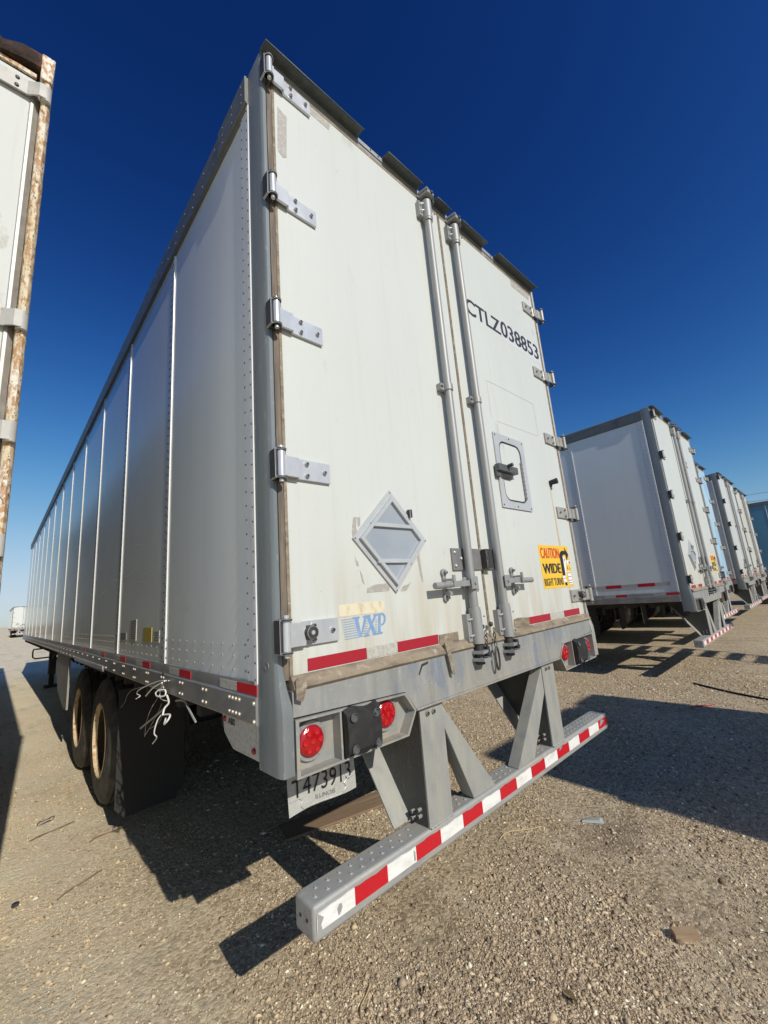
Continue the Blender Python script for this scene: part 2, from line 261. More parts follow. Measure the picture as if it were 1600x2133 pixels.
def stuff(o): o['kind'] = 'stuff'; return o
def smoothpath(pts, n=5):
    P = [Vector(p) for p in pts]; out = []
    for i in range(len(P)-1):
        a, b, c, d = P[max(i-1, 0)], P[i], P[i+1], P[min(i+2, len(P)-1)]
        for k in range(n):
            t = k/n; out.append(.5*((2*b)+(c-a)*t+(2*a-5*b+4*c-d)*t*t+(-a+3*b-3*c+d)*t**3))
    return out+[P[-1]]
_dg = None
def text_geo(txt, bold=0, shear=0):
    """triangles of the built-in font, scaled to a unit box (0..1 in both axes)"""
    cu = bpy.data.curves.new('lettering', 'FONT'); cu.body = txt; cu.size = 1; cu.offset = bold; cu.shear = shear; cu.resolution_u = 3
    o = bpy.data.objects.new('lettering', cu); COL.objects.link(o); bpy.context.view_layer.update()
    me = bpy.data.meshes.new_from_object(o.evaluated_get(bpy.context.evaluated_depsgraph_get()))
    v = [tuple(p.co[:2]) for p in me.vertices]; f = [list(p.vertices) for p in me.polygons]
    bpy.data.objects.remove(o); bpy.data.curves.remove(cu); bpy.data.meshes.remove(me)
    xs = [p[0] for p in v]; ys = [p[1] for p in v]; x0, x1, y0, y1 = min(xs), max(xs), min(ys), max(ys)
    return [((x-x0)/(x1-x0), (y-y0)/(y1-y0)) for x, y in v], f
def text_rear(mb, txt, x0, x1, z0, z1, y, bold=0, m=0, slope=0):
    v, f = text_geo(txt, bold); mb.add([(x0+(x1-x0)*a, y, z0+(z1-z0)*b+slope*a) for a, b in v], f, m)
def text_heavy(mb, txt, x0, x1, z0, z1, y, m, d):
    for i, k in enumerate((-1, -.33, .33, 1)): text_rear(mb, txt, x0+d+k*d, x1-d+k*d, z0, z1, y-i*3e-5, .008, m)
def text_side(mb, txt, y0, y1, z0, z1, x, bold=0, m=0):       # reads from the -x side: runs from large y to small y
    v, f = text_geo(txt, bold); mb.add([(x, y0+(y1-y0)*a, z0+(z1-z0)*b) for a, b in v], f, m)

# ------------------------------------------------------------------ setting
g = MB()
xs = [-3000, -300, -40, -12, 0, 12, 40, 300, 3000]
g.add([(x, y, 0) for y in xs for x in xs], [(j*9+i, j*9+i+1, j*9+10+i, j*9+9+i) for j in range(8) for i in range(8)])
go = g.build('ground', ground_m, smooth=0); go['kind'] = 'structure'
def gravel():
    N = 1900000
    r = .35+rng.random(N)**1.35*8.5; a = rng.random(N)*2*math.pi
    x = .3+r*np.cos(a); y = -.3+r*np.sin(a)
    keep = (np.abs(np.arctan2(x+.711, y+1.34)-.76) < 1.0)
    # fewer loose stones on the dusty lane
    keep &= (rng.random(N) < np.clip(.30+.5*(x-.12*y), .28, 1)); ph = lambda k, a, b: np.sin(k*(x*math.cos(a)+y*math.sin(a))+b)
    patch = (ph(2.1, .3, 1)+ph(3.4, 1.4, 2)+ph(5.2, 2.3, .4)+ph(1.2, .9, 4)+ph(8.3, .1, 3)*.6+ph(11.7, 1.9, 5)*.5)/4
    keep &= rng.random(N) < np.clip(.52+.75*patch, .06, 1); x, y, r = x[keep], y[keep], r[keep]; N = len(x)
    s = np.exp(rng.normal(-5.78, .52, N))*(1+.08*r); s = np.clip(s, .0013, .017)
    base = np.array([(1, 0, 0), (0, 1, 0), (-1, 0, 0), (0, -1, 0), (0, 0, 1), (0, 0, -1)], float)
    V = np.repeat(base[None], N, 0)*(1+rng.uniform(-.35, .35, (N, 6, 3)))+rng.uniform(-.25, .25, (N, 6, 3))
    V *= np.stack([rng.uniform(.8, 1.7, N), rng.uniform(.5, 1.05, N), rng.uniform(.4, .9, N)], 1)[:, None, :]
    th = rng.random(N)*6.283; c, sn = np.cos(th), np.sin(th)
    X = V[..., 0]*c[:, None]-V[..., 1]*sn[:, None]; Y = V[..., 0]*sn[:, None]+V[..., 1]*c[:, None]
    P = np.stack([X*s[:, None]+x[:, None], Y*s[:, None]+y[:, None], V[..., 2]*s[:, None]+s[:, None]*.12], 2).reshape(-1, 3)
    T = np.array([(0, 1, 4), (1, 2, 4), (2, 3, 4), (3, 0, 4), (1, 0, 5), (2, 1, 5), (3, 2, 5), (0, 3, 5)])
    F = (T[None]+(np.arange(N)*6)[:, None, None]).reshape(-1)
    me = bpy.data.meshes.new('gravel'); me.vertices.add(N*6); me.vertices.foreach_set('co', P.ravel()); me.loops.add(len(F)); me.loops.foreach_set('vertex_index', F)
    me.polygons.add(N*8); me.polygons.foreach_set('loop_start', np.arange(N*8)*3); me.update(calc_edges=True)
    t = me.attributes.new('tint', 'FLOAT', 'POINT'); t.data.foreach_set('value', np.repeat(np.clip(rng.normal(.42, .27, N), 0, 1), 6))
    me.materials.append(stone_m); o = bpy.data.objects.new('gravel', me); COL.objects.link(o); stuff(o)
gravel()

# ------------------------------------------------------------------ trailers
TW = 2.59
def wheel(root, x, y, out, lod):
    """out = -1: open face to -x"""
    t = MB(); w = .14
    prof = [(-w, .29), (-w, .30), (-w-.004, .36), (-w+.002, .43), (-w+.022, .475), (-w+.05, .495), (-w+.055, .487), (-w+.068, .487), (-w+.073, .497), (-.025, .502), (-.02, .49), (-.008, .49), (-.003, .502), (.06, .499), (.065, .489), (.08, .489), (.085, .495), (w-.02, .475), (w, .42), (w, .29)]
    wo = MB().lathe(prof, (0, 0, 0), 0, 48).build('tyre', tyre_m, None, smooth=40)
    wh = bpy.data.objects.new('wheel', None); COL.objects.link(wh); wh.parent = root; wh.location = (x, y, .5); wo.parent = wh
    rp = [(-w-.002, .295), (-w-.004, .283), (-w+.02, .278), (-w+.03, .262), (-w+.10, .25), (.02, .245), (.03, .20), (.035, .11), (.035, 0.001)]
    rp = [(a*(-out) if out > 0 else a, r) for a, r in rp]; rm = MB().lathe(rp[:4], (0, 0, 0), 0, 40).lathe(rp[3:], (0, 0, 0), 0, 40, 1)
    if lod > 1:
        for k in range(10): rm.dome((.03, .165*math.cos(k*.6283), .165*math.sin(k*.6283)), (-1, 0, 0), .016, .03, 6, 1)
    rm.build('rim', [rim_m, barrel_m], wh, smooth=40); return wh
def hinge(door, zc, right, mat, lod, rub=False):
    h = MB(); s = (lambda x: TW+.005-x) if right else (lambda x: x); a = -1 if right else 1
    def bx(x0, x1, *r, **k): h.box(min(s(x0), s(x1)), max(s(x0), s(x1)), *r, **k)
    bx(.105, .258, -.016, -.004, zc-.042, zc+.042); bx(.047, .105, -.03, -.018, zc-.04, zc+.04)
    h.hull8([(s(.095), -.018, zc-.04), (s(.112), -.006, zc-.04), (s(.112), -.016, zc-.04), (s(.095), -.03, zc-.04), (s(.095), -.018, zc+.04), (s(.112), -.006, zc+.04), (s(.112), -.016, zc+.04), (s(.095), -.03, zc+.04)])
    kx = -.008 if right else .0205
    h.cyl((s(kx), -.042, zc-.05), (s(kx), -.042, zc+.05), .0145, 16)
    bx(kx, .05, -.036, -.024, zc-.04, zc+.04)
    for e in (-1, 1):
        h.cyl((s(kx), -.042, zc+e*.05), (s(kx), -.042, zc+e*.058), .021, 14, 1); h.cyl((s(kx), -.042, zc+e*.058), (s(kx), -.042, zc+e*.07), .009, 10, 0)
        bx(kx-.022, kx+.012, -.046, -.002, zc+e*.054-.004, zc+e*.054+.004, m=1)
    bx(kx-.026, kx-.019, -.045, -.002, zc-.056, zc+.056, m=1)
    if lod > 1:
        for bxx, bz in ((.145, .024), (.145, -.024), (.228, 0)):
            h.cyl((s(bxx), -.014, zc+bz), (s(bxx), -.019, zc+bz), .0125, 10, 0); h.cyl((s(bxx), -.019, zc+bz), (s(bxx), -.027, zc+bz), .0085, 6, 1)
    if rub:
        h.cyl((s(.122), -.014, zc+.002), (s(.122), -.05, zc+.002), .026, 18, 1, .023); h.cyl((s(.122), -.0502, zc+.002), (s(.122), -.052, zc+.002), .008, 10, 0)
    h.build('hinge', [mat, darksteel], door, bevel=.0015 if lod > 1 else 0, seg=1)
def lock_rod(door, x, lod, handle):
    """vertical lock rod with sleeves, guides and cams; its handle folds away from the door gap (handle = -1 left, 1 right)"""
    r = MB(); y = -.042; R = .0225
    r.cyl((x, y, 1.36), (x, y, 3.84), R, 20)
    for z0, z1 in ((1.235, 1.395), (3.80, 3.93)):
        r.cyl((x, y, z0), (x, y, z1), .032, 20); r.box(x-.062, x-.01, -.034, -.004, z0+.012, z1-.012)
        for zz in (z0+.04, z1-.04): r.tube([(x-.052, -.03, zz), (x-.052, -.042, zz), (x-.038, -.05, zz+.004)], .0045, 6, 2)
        for zz in (z0+.03, z1-.03): r.dome((x+.024, -.075, zz), (.6, -1, 0), .005, .006, 6, 1)
    r.cyl((x, y, 1.395), (x, y, 1.412), .03, 20); r.cyl((x, y, 3.786), (x, y, 3.80), .03, 20)
    for zc, up_ in ((1.185, -1), (3.965, 1)):               # cam forks that bite the keepers on the frame
        r.cyl((x, y, zc-.05), (x, y, zc+.05), .022, 14, 1)
        r.prism([(x-.035, -.09), (x+.02, -.095), (x+.05, -.055), (x+.035, -.02), (x-.045, -.02)], 2, zc-.022+.01*up_, zc-.008+.01*up_, 0)
        r.prism([(x-.03, -.085), (x+.03, -.075), (x+.04, -.02), (x-.04, -.02)], 2, zc+.012+.01*up_, zc+.026+.01*up_, 0)
        r.box(x+.03, x+.052, -.07, -.01, zc-.03, zc+.03, 1); r.dome((x, -.095, zc), (0, -1, 0), .012, .01, 8, 1)
    for zz in (2.645,):
        r.cyl((x, y, zz-.018), (x, y, zz+.018), .0285, 18); r.box(x-.058, x-.015, -.036, -.003, zz-.02, zz+.02); r.dome((x-.048, -.036, zz), (0, -1, 0), .009, .008, 8, 1); r.box(x+.015, x+.045, -.02, -.003, zz-.02, zz+.02)
    if lod > 1:
        for zz in (1.50, 1.545): r.cyl((x+.024, y, zz), (x+.055, y+.01, zz), .006, 8); r.cyl((x+.043, y, zz), (x+.056, y+.01, zz), .012, 6)
    r.build('lock_rod', [rod_steel, darksteel, bright], door)
    h = MB(); s = handle; z = 1.535; X = lambda d: x+s*d
    def bx(a, b, *q): h.box(min(X(a), X(b)), max(X(a), X(b)), *q)
    bx(-.012, .045, -.078, -.071, z-.03, z+.034); bx(-.012, .045, -.03, -.023, z-.03, z+.034)      # clevis plates on the rod
    bx(.02, .19, -.066, -.052, z-.013, z+.016); h.cyl((X(.19), -.059, z), (X(.315), -.062, z-.002), .0165, 10); bx(.20, .315, -.068, -.054, z-.017, z+.014)
    bx(.168, .192, -.016, -.004, z-.075, z+.075); bx(.172, .19, -.05, -.012, z-.052, z-.03); bx(.172, .192, -.075, -.012, z+.018, z+.03); bx(.174, .19, -.08, -.068, z-.014, z+.046)    # retainer bracket and latch
    for zz in (z-.062, z+.062): h.cyl((X(.18), -.004, zz), (X(.18), -.018, zz), .019, 12); h.cyl((X(.18), -.018, zz), (X(.18), -.034, zz), .009, 6, 1)
    h.cyl((X(.016), -.078, z), (X(.016), -.086, z), .008, 10)
    h.build('door_handle', [rod_steel, darksteel], door, bevel=.003, seg=2)
def placard(door, yp):
    p = MB(); T, Lf, B, R = (.593, 1.985), (.358, 1.752), (.587, 1.514), (.818, 1.755); c = (.588, 1.75)
    def sc(k): return [(c[0]+(q[0]-c[0])*k, c[1]+(q[1]-c[1])*k) for q in (T, Lf, B, R)]
    p.prism([(x, z) for x, z in sc(1)], 1, -.004, -.012)
    a, b = sc(.86), sc(.76)
    for i in range(4):
        j = (i+1) % 4; K = ((a, -.0115), (a, -.027), (b, -.027), (b, -.0125))
        for (p0, y0), (p1, y1) in zip(K[:-1], K[1:]): p.add([(p0[i][0], y0, p0[i][1]), (p0[j][0], y0, p0[j][1]), (p1[j][0], y1, p1[j][1]), (p1[i][0], y1, p1[i][1])], [(0, 1, 2, 3)])
    p.add([(q_[0], -.0127, q_[1]) for q_ in sc(.765)], [(0, 1, 2, 3)], 2)
    for zz in (1.815, 1.655):
        w = (.235-abs(zz-1.75))*.77; p.box(c[0]-w, c[0]+w, -.0265, -.011, zz-.009, zz+.009)
    for q in sc(.95): p.dome((q[0], -.012, q[1]), (0, -1, 0), .006, .004, 8, 1)
    m4 = sc(.93)
    for i in range(4):
        for t in (.25, .5, .75): p.dome((m4[i][0]+(m4[(i+1) % 4][0]-m4[i][0])*t, -.012, m4[i][1]+(m4[(i+1) % 4][1]-m4[i][1])*t), (0, -1, 0), .004, .003, 6, 0)
    p.box(.70, .716, -.03, -.008, 1.86, 1.90, 1)
    p.build('placard_holder', [placard_m, darksteel, placard_in], door, bevel=.0015, seg=1)
def vent_door(door):
    v = MB(); x0, x1, z0, z1 = 1.572, 1.955, 1.992, 2.497; cx, cz = (x0+x1)/2, (z0+z1)/2
    def rr(a, b, r): return [(cx+sx*(a-r)+r*math.cos(t), cz+sz*(b-r)+r*math.sin(t)) for sx, sz, t0 in ((1, 1, 0), (-1, 1, math.pi/2), (-1, -1, math.pi), (1, -1, 1.5*math.pi)) for t in [t0+k*math.pi/10 for k in range(6)]]
    O = rr(.19, .2525, .006); I = rr(.138, .205, .06); n = len(O)
    v.add([(x, -.012, z) for x, z in O]+[(x, -.012, z) for x, z in I]+[(x, -.003, z) for x, z in O]+[(x, -.002, z) for x, z in I], [(i, (i+1) % n, n+(i+1) % n, n+i) for i in range(n)]+[(i, 2*n+i, 2*n+(i+1) % n, (i+1) % n) for i in range(n)]+[(n+i, n+(i+1) % n, 3*n+(i+1) % n, 3*n+i) for i in range(n)])
    for sx in (-.172, 0, .172):
        for sz in (-.235, .235): v.dome((cx+sx, -.012, cz+sz), (0, -1, 0), .006, .004, 8, 1)
    v.build('vent_frame', [placard_m, darksteel], door)
    d = MB(); d.prism(rr(.1375, .2045, .06), 1, -.0042, -.001, 1); d.prism(rr(.126, .193, .052), 1, -.0085, -.001); d.build('vent_flap', [door_white, darksteel], door)  # dark ring behind the flap stands in for the frame's shadow line
    h = MB(); h.box(1.872, 1.896, -.016, -.010, 2.07, 2.33)
    for z in np.linspace(2.08, 2.32, 9): h.box(1.870, 1.898, -.018, -.012, z-.004, z+.004)
    h.build('vent_hinge', plate_grey, door)
    k = MB(); k.box(1.535, 1.76, -.05, -.012, 2.22, 2.265); k.box(1.535, 1.58, -.03, -.012, 2.185, 2.22); k.box(1.60, 1.72, -.022, -.012, 2.185, 2.205, 1)
    k.cyl((1.635, -.05, 2.256), (1.64, -.085, 2.262), .012, 12, 1); k.dome((1.675, -.05, 2.252), (0, -1, 0), .01, .008, 8, 0); k.build('vent_latch', [latch_m, darksteel], door, bevel=.002, seg=1)
def caution(door):
    x0, x1, z0, z1 = 1.962, 2.418, 1.467, 1.764; y = -.0045
    X = lambda u: x0+(x1-x0)*u; Z = lambda v: z1-(z1-z0)*v
    s = MB(); s.box(x0, x1, -.0045, -.001, z0, z1); s.build('caution_sticker', yellow, door, smooth=0)
    t = MB(); text_heavy(t, 'CAUTION', X(.04), X(.66), Z(.31), Z(.06), y-.0005, 0, .0026)
    text_heavy(t, 'WIDE', X(.045), X(.645), Z(.66), Z(.43), y-.0005, 1, .0045); text_heavy(t, 'RIGHT TURNS', X(.035), X(.655), Z(.94), Z(.77), y-.0005, 1, .0013)
    P = lambda l, k, m: t.rear([(X(u), Z(v)) for u, v in l], y-k, m)
    arc = [(.815+.15*math.cos(a), .24+.125*math.sin(-a)) for a in np.linspace(math.pi, math.pi*.5, 7)]; arc2 = [(.83+.07*math.cos(a), .27+.055*math.sin(-a)) for a in np.linspace(math.pi*.5, math.pi, 7)]
    P([(.665, .72)]+arc+[(.875, .13)]+[(.875, .215)]+arc2+[(.76, .72)], .001, 1)
    P([(.87, .03), (.985, .21), (.90, .37), (.872, .17)], .0012, 1)
    P([(.765, .29), (.80, .265), (.86, .275), (.86, .34), (.79, .76), (.765, .76)], .0014, 2); P([(.78, .36), (.855, .29), (.86, .30), (.785, .38)], .0018, 1)
    P([(.87, .36), (.965, .35), (.985, .44), (.88, .46)], .0014, 2); P([(.95, .385), (.985, .39), (.985, .44), (.955, .435)], .0018, 1)
    P([(.655, .735), (.755, .735), (.775, .90), (.69, .90)], .0014, 2); P([(.70, .89), (.775, .88), (.78, .96), (.72, .96)], .0018, 1); P([(.69, .79), (.75, .79), (.755, .80), (.69, .80)], .0018, 1)
    P([(.84, .63), (.96, .63), (.985, .93), (.86, .95), (.845, .72)], .0014, 2)
    for v in (.66, .75, .84, .90): P([(.85, v), (.965, v), (.966, v+.012), (.852, v+.012)], .0018, 1)
    P([(.875, .50), (.885, .50), (.89, .58), (.87, .58)], .0016, 1); P([(.95, .53), (.97, .55), (.97, .60)], .0016, 1)
    t.build('caution_lettering', [ink_red, ink, white_ink], door, smooth=0)
def vxp(door):
    b = MB(); y = -.0035; x0, w, z0, h = .283, .222, 1.352, .078
    X = lambda u, v: x0+w*(u+.04*v); Zr = lambda u, v: z0+h*v+.004*u
    Q = lambda l: b.rear([(X(u, v), Zr(u, v)) for u, v in l], y-.00002*len(b.f))
    Q([(.24, 1), (.33, 1), (.41, .18), (.45, .18), (.40, 0), (.35, 0)]); Q([(.41, .18), (.35, 0), (.42, 0), (.55, 1), (.48, 1)])
    Q([(.20, .93), (.37, .93), (.37, 1.03), (.20, 1.03)]); Q([(.44, .93), (.58, .93), (.58, 1.03), (.44, 1.03)])
    Q([(.52, 1), (.61, 1), (.79, 0), (.70, 0)]); Q([(.51, 0), (.57, 0), (.79, 1), (.73, 1)])
    for u in (.49, .69): Q([(u, -.04), (u+.13, -.04), (u+.13, .06), (u, .06)])
    for u in (.50, .70): Q([(u, .94), (u+.13, .94), (u+.13, 1.04), (u, 1.04)])
    Q([(.82, 0), (.89, 0), (.89, 1), (.82, 1)]); Q([(.79, -.04), (.94, -.04), (.94, .06), (.79, .06)])
    A = np.linspace(-math.pi/2, math.pi/2, 9); ro = [(.92+.10*math.cos(a), .71+.33*math.sin(a)) for a in A]; ri = [(.92+.045*math.cos(a), .71+.22*math.sin(a)) for a in A]
    Q([(.79, 1.04)]+[(.79, .93)]+[(.92, .93)]+[(.92, 1.04)]); Q([(.88, .38), (.92, .38), (.92, .48), (.88, .48)])
    for i in range(8): Q([ro[i], ro[i+1], ri[i+1], ri[i]])
    for k in range(9):
        v = .98-k*.118; Q([(-.05+.012*k, v), (.23+.014*k, v), (.23+.014*k, v-.035), (-.05+.012*k, v-.035)])
        if k > 1: Q([(.52-.012*k, v), (.56, v), (.56, v-.035), (.51-.012*k, v-.035)]); Q([(.74, v), (.80, v), (.80, v-.035), (.74, v-.035)])
    b.build('trailer_logo', ink_blue, door, smooth=0)
    c = MB(); c.box(.272, .512, -.0045, -.001, 1.440, 1.486); c.build('stained_label', cream, door, smooth=0)
def tail_light(par, x, z, r, y):
    t = MB(); t.lathe([(.012, r*1.32), (-.002, r*1.32), (-.006, r*1.26), (-.006, r*1.03)], (x, y, z), 1, 28, 1)
    for a in (.6, 2.2, 3.9, 5.3): t.dome((x+r*1.16*math.cos(a), y-.006, z+r*1.16*math.sin(a)), (0, -1, 0), .006, .004, 8, 1)
    t.lathe([(0, r*1.03), (-.012, r), (-.018, r*.86), (-.020, r*.5), (-.021, .001)], (x, y, z), 1, 28, 0)
    for k in range(7):
        a = k*math.pi/3; q = 0 if k == 6 else r*.62; t.dome((x+q*math.cos(a), y-.0195, z+q*math.sin(a)), (0, -1, 0), r*.21, .006, 10, 2)
    t.build('tail_light', [lens_red, galv, led_m], par)
def light_box(sill, x0, x1, slant_right, lod):
    f = MB(); t = .009; y0, y1 = -.028, .06
    xa, xb = (x0, x1-.055) if slant_right else (x0+.055, x1)
    out = [(xa, .945), (xb, .94), (x1, 1.026), (xb, 1.105), (xa, 1.125)] if slant_right else [(xb, .95), (xb, 1.125), (xa, 1.115), (x0, 1.03), (xa, .94)]
    n = len(out); c = (sum(p[0] for p in out)/n, sum(p[1] for p in out)/n); inn = [(p[0]+(c[0]-p[0])*.04, p[1]+(c[1]-p[1])*.09) for p in out]
    for i in range(n):
        j = (i+1) % n; f.add([(out[i][0], y0, out[i][1]), (out[j][0], y0, out[j][1]), (inn[j][0], y0, inn[j][1]), (inn[i][0], y0, inn[i][1])]+[(out[i][0], y1, out[i][1]), (out[j][0], y1, out[j][1]), (inn[j][0], y1, inn[j][1]), (inn[i][0], y1, inn[i][1])],
              [(0, 1, 2, 3), (0, 4, 5, 1), (3, 2, 6, 7), (4, 7, 6, 5)])
    f.rear(out, y1-.04); f.rear(out, y1)
    bx = [x0+.185, x0+.36] if slant_right else [x1-.36, x1-.185]
    for q in bx: f.box(q-.004, q+.004, y0+.001, y1-.041, .95, 1.112)
    f.build('light_box', sill_steel, sill)
    r = MB(); a, b = bx; ncol = 9
    vs = []; 
    for i in range(ncol):
        u = i/(ncol-1); x = a+.008+(b-a-.016)*u; k = .012*math.sin(u*math.pi*2+1)
        for (yy, zz) in ((.05, .957), (-.04, .955+.006*math.sin(u*9)), (-.058+k*.3, .975), (-.062+k*.3, 1.04), (-.056+k*.3, 1.095), (-.03, 1.112+.006*math.sin(u*7)), (.05, 1.112)): vs.append((x, yy, zz))
    r.add(vs, [(i*7+j, i*7+j+1, i*7+8+j, i*7+7+j) for i in range(ncol-1) for j in range(6)]+[[j for j in range(7)], [(ncol-1)*7+j for j in range(7)][::-1]])
    for px_, pz in ((a+.035, 1.085), (b-.035, 1.08), (a+.035, .98), (b-.03, .975)): r.lathe([(0, .016), (-.003, .014), (.004, .010), (.004, .001)], (px_, -.062, pz), 1, 14, 1)
    r.build('rubber_dock_bumper', [rubber, latch_m], sill)
    if slant_right: tail_light(sill, x0+.078, 1.036, .050, y1-.046); tail_light(sill, x0+.432, 1.040, .050, y1-.046)
    else: tail_light(sill, x1-.07, 1.036, .050, y1-.046); tail_light(sill, x1-.425, 1.040, .050, y1-.046)

def trailer(x, y, label, lod=2, group='white semi trailers parked in the yard', side=side_white, doors=None, hero=False, npan=13, rz=0, lowtape=False, hm=None, extra=None):
    """local axes: rear plane y = 0, left side x = 0, doors look to -y"""
    doors = doors or door_white; hm = hm or (bright if hero else dull_hinge)
    t = thing('semi_trailer', label, 'trailer', (x, y, 0), rz, group)
    LEN = .12+1.22*npan; YS = [.045+1.22*k for k in range(1, npan+1)]
    # --- box
    ys = [.12]+YS
    for k in range(npan):
        p = MB(); p.box(.004, .03, ys[k]+.0005, ys[k+1]-.0005, 1.20, 3.90); p.build('side_panel', side, t, smooth=0)
    p = MB(); p.box(TW-.03, TW-.004, .12, ys[-1], 1.20, 3.90); p.build('side_wall', side, t, smooth=0)
    p = MB(); p.box(.03, TW-.03, ys[-1]-.03, ys[-1], 1.12, 3.98); p.build('front_wall', side, t, smooth=0)
    p = MB(); p.box(.02, TW-.02, .10, ys[-1], 4.0, 4.03); p.build('roof', alum, t, smooth=0)
    p = MB(); p.box(.03, TW-.03, .06, ys[-1]-.035, 1.12, 1.19)
    for q in np.arange(.5, ys[-1], .31): p.box(.04, TW-.04, q, q+.06, 1.02, 1.12)
    p.build('floor_frame', under_m, t, smooth=0)
    # --- seams: raised strips with two rivet lines
    for k, yy in enumerate(YS[:-1]):
        r = MB(); r.prism([(.004, yy-.0125), (-.003, yy-.0115), (-.003, yy+.0115), (.004, yy+.0125)], 2, 1.205, 3.895)
        r.prism([(.004, yy+.0125), (.0025, yy+.0135), (.0025, yy+.068), (.004, yy+.070)], 2, 1.205, 3.895, 2)
        if lod > 1 and k < 8:
            for z in np.arange(1.25, 3.86, .051 if k < 3 else .085):
                r.dome((-.003, yy, z), (-1, 0, 0), .0055, .004, 6, 1)
                if k < 3: r.dome((.0025, yy+.055, z+.02), (-1, 0, 0), .0055, .004, 6, 1)
        r.build('panel_seam', [rib_m, darksteel, side], t)
    r = MB(); r.prism([(.004, .118), (-.008, .124), (-.008, .145), (-.002, .148), (-.002, .214), (.004, .217)], 2, 1.205, 3.885)
    if lod > 1:
        for z in np.arange(1.25, 3.86, .0575):
            r.dome((-.008, .1345, z), (-1, -.2, 0), .0045, .005, 6, 1); r.dome((-.002, .204, z+.02), (-1, 0, 0), .0045, .004, 6, 1)
    r.build('edge_strip', [rib_m, latch_m], t)
    # --- rails
    r = MB(); r.prism([(.004, 3.865), (-.016, 3.872), (-.018, 4.02), (.0, 4.038), (.03, 4.04), (.03, 3.865)], 1, .122, ys[-1]+.02); r.prism([(TW-.004, 3.865), (TW+.016, 3.872), (TW+.016, 4.02), (TW-.03, 4.04), (TW-.03, 3.865)], 1, .122, ys[-1]+.02)
    if lod > 1:
        for q in np.arange(.35, ys[-1], .165):
            r.dome((-.0175, q, 3.985), (-1, 0, 0), .0045, .003, 6, 1); r.dome((-.0165, q+.02, 3.91), (-1, 0, 0), .0045, .003, 6, 1)
        r.prism([(-.016, 3.868), (-.024, 3.872), (-.024, 4.025), (-.014, 4.03)], 1, .118, .45); 
        for q in (.16, .27, .39):
            for z in (3.90, 3.95, 4.0): r.dome((-.024, q, z), (-1, 0, 0), .0045, .003, 6, 0)
    r.build('top_rail', [rail_dark, rivet_m], t)
    r = MB(); r.prism([(.03, 1.235), (-.004, 1.24), (-.008, 1.232), (-.008, 1.195), (-.016, 1.188), (-.016, 1.105), (-.01, 1.098), (.06, 1.098), (.06, 1.11), (.03, 1.12)], 1, .122, ys[-1]+.02)
    r.prism([(TW-.03, 1.235), (TW+.008, 1.24), (TW+.012, 1.105), (TW-.06, 1.098), (TW-.06, 1.11)], 1, .122, ys[-1]+.02)
    if lod > 1:
        for q in np.arange(.30, 13, .31):
            for dq in ((-.02, .02) if q > .5 else (-.045, -.015, .015, .045)):
                for z in (1.172, 1.122): r.dome((-.016, q+dq, z), (-1, 0, 0), .0085, .008, 8, 1)
        for z in (1.172, 1.112): r.dome((-.016, .135, z), (-1, 0, 0), .0095, .009, 8, 1)
    rail = r.build('bottom_rail', [rail_m, rivet_m], t)
    for k, (a, w) in enumerate([(.125, 0), (.81, .01), (1.52, .0), (2.15, .0), (2.9, 0), (3.9, 0), (5.2, 0), (6.5, 0), (7.8, 0)][:9 if lod > 1 else 3]):
        q = MB(); q.box(-.0105, -.006, a, a+.165, 1.197, 1.231); q.build('reflective_tape', tape_red, rail, smooth=0)
        q = MB(); q.box(-.0105, -.006, a+.166, a+.33, 1.197, 1.231); q.build('reflective_tape', tape_dull, rail, smooth=0)
    if lowtape:
        for k, a in enumerate(np.arange(.18, 1.1, .23)):
            q = MB(); q.box(-.0005, .003, a, a+.228, 1.335, 1.385); q.build('reflective_tape', tape_red if k % 2 else tape_dull, t, smooth=0)
    if lod > 1:
        r = MB()
        for k in range(5 if hero else 2):
            y0 = ys[k]
            for i in range(10):
                for z in (1.27, 1.32, 1.365):
                    if (k == 1 and z > 1.35 and i % 3) or y0+.1+i*.115 > ys[k+1]: continue
                    r.dome((.004, y0+(.12 if k == 0 else .06)+i*.112, z), (-1, 0, 0), .0055, .005, 6)
        stuff(r.build('rivets', rivet_m, t))
    # --- rear frame
    pw = .026
    for mirror in (False, True):
        s = (lambda q: TW-q) if mirror else (lambda q: q)
        r = MB()
        rg = [(.962, -.006, .046, -.030), (1.13, -.006, .046, -.030), (1.17, -.006, .044, -.028), (1.23, -.005, .034, -.012), (1.30, -.004, .025, -.005), (1.40, -.004, .024, -.003), (4.045, -.004, .024, -.003)]; vs = []
        for z_, a, b, yf in rg: vs += [(s(a), .121, z_), (s(a), yf*.3+.012, z_), (s(a+.003), yf*.6+.004, z_), (s(a+.010), yf, z_), (s(b-.004), yf, z_), (s(b), yf+.004, z_), (s(b), .121, z_)]
        r.add(vs, [(i*7+j, i*7+(j+1) % 7, (i+1)*7+(j+1) % 7, (i+1)*7+j) for i in range(len(rg)-1) for j in range(7)]+[list(range(7)), list(range(len(vs)-7, len(vs)))])
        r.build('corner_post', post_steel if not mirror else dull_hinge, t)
    r = MB(); r.box(.026, TW-.026, .002, .12, 3.995, 4.05); r.box(.05, TW-.05, -.004, .002, 4.022, 4.05)
    if lod > 1:
        for q in (.68, .74, 1.18, 1.48, 1.92, 1.97): r.dome((q, -.004, 4.038), (0, -1, 0), .006, .004, 8, 1)
    hd = r.build('header', [galv, darksteel], t)
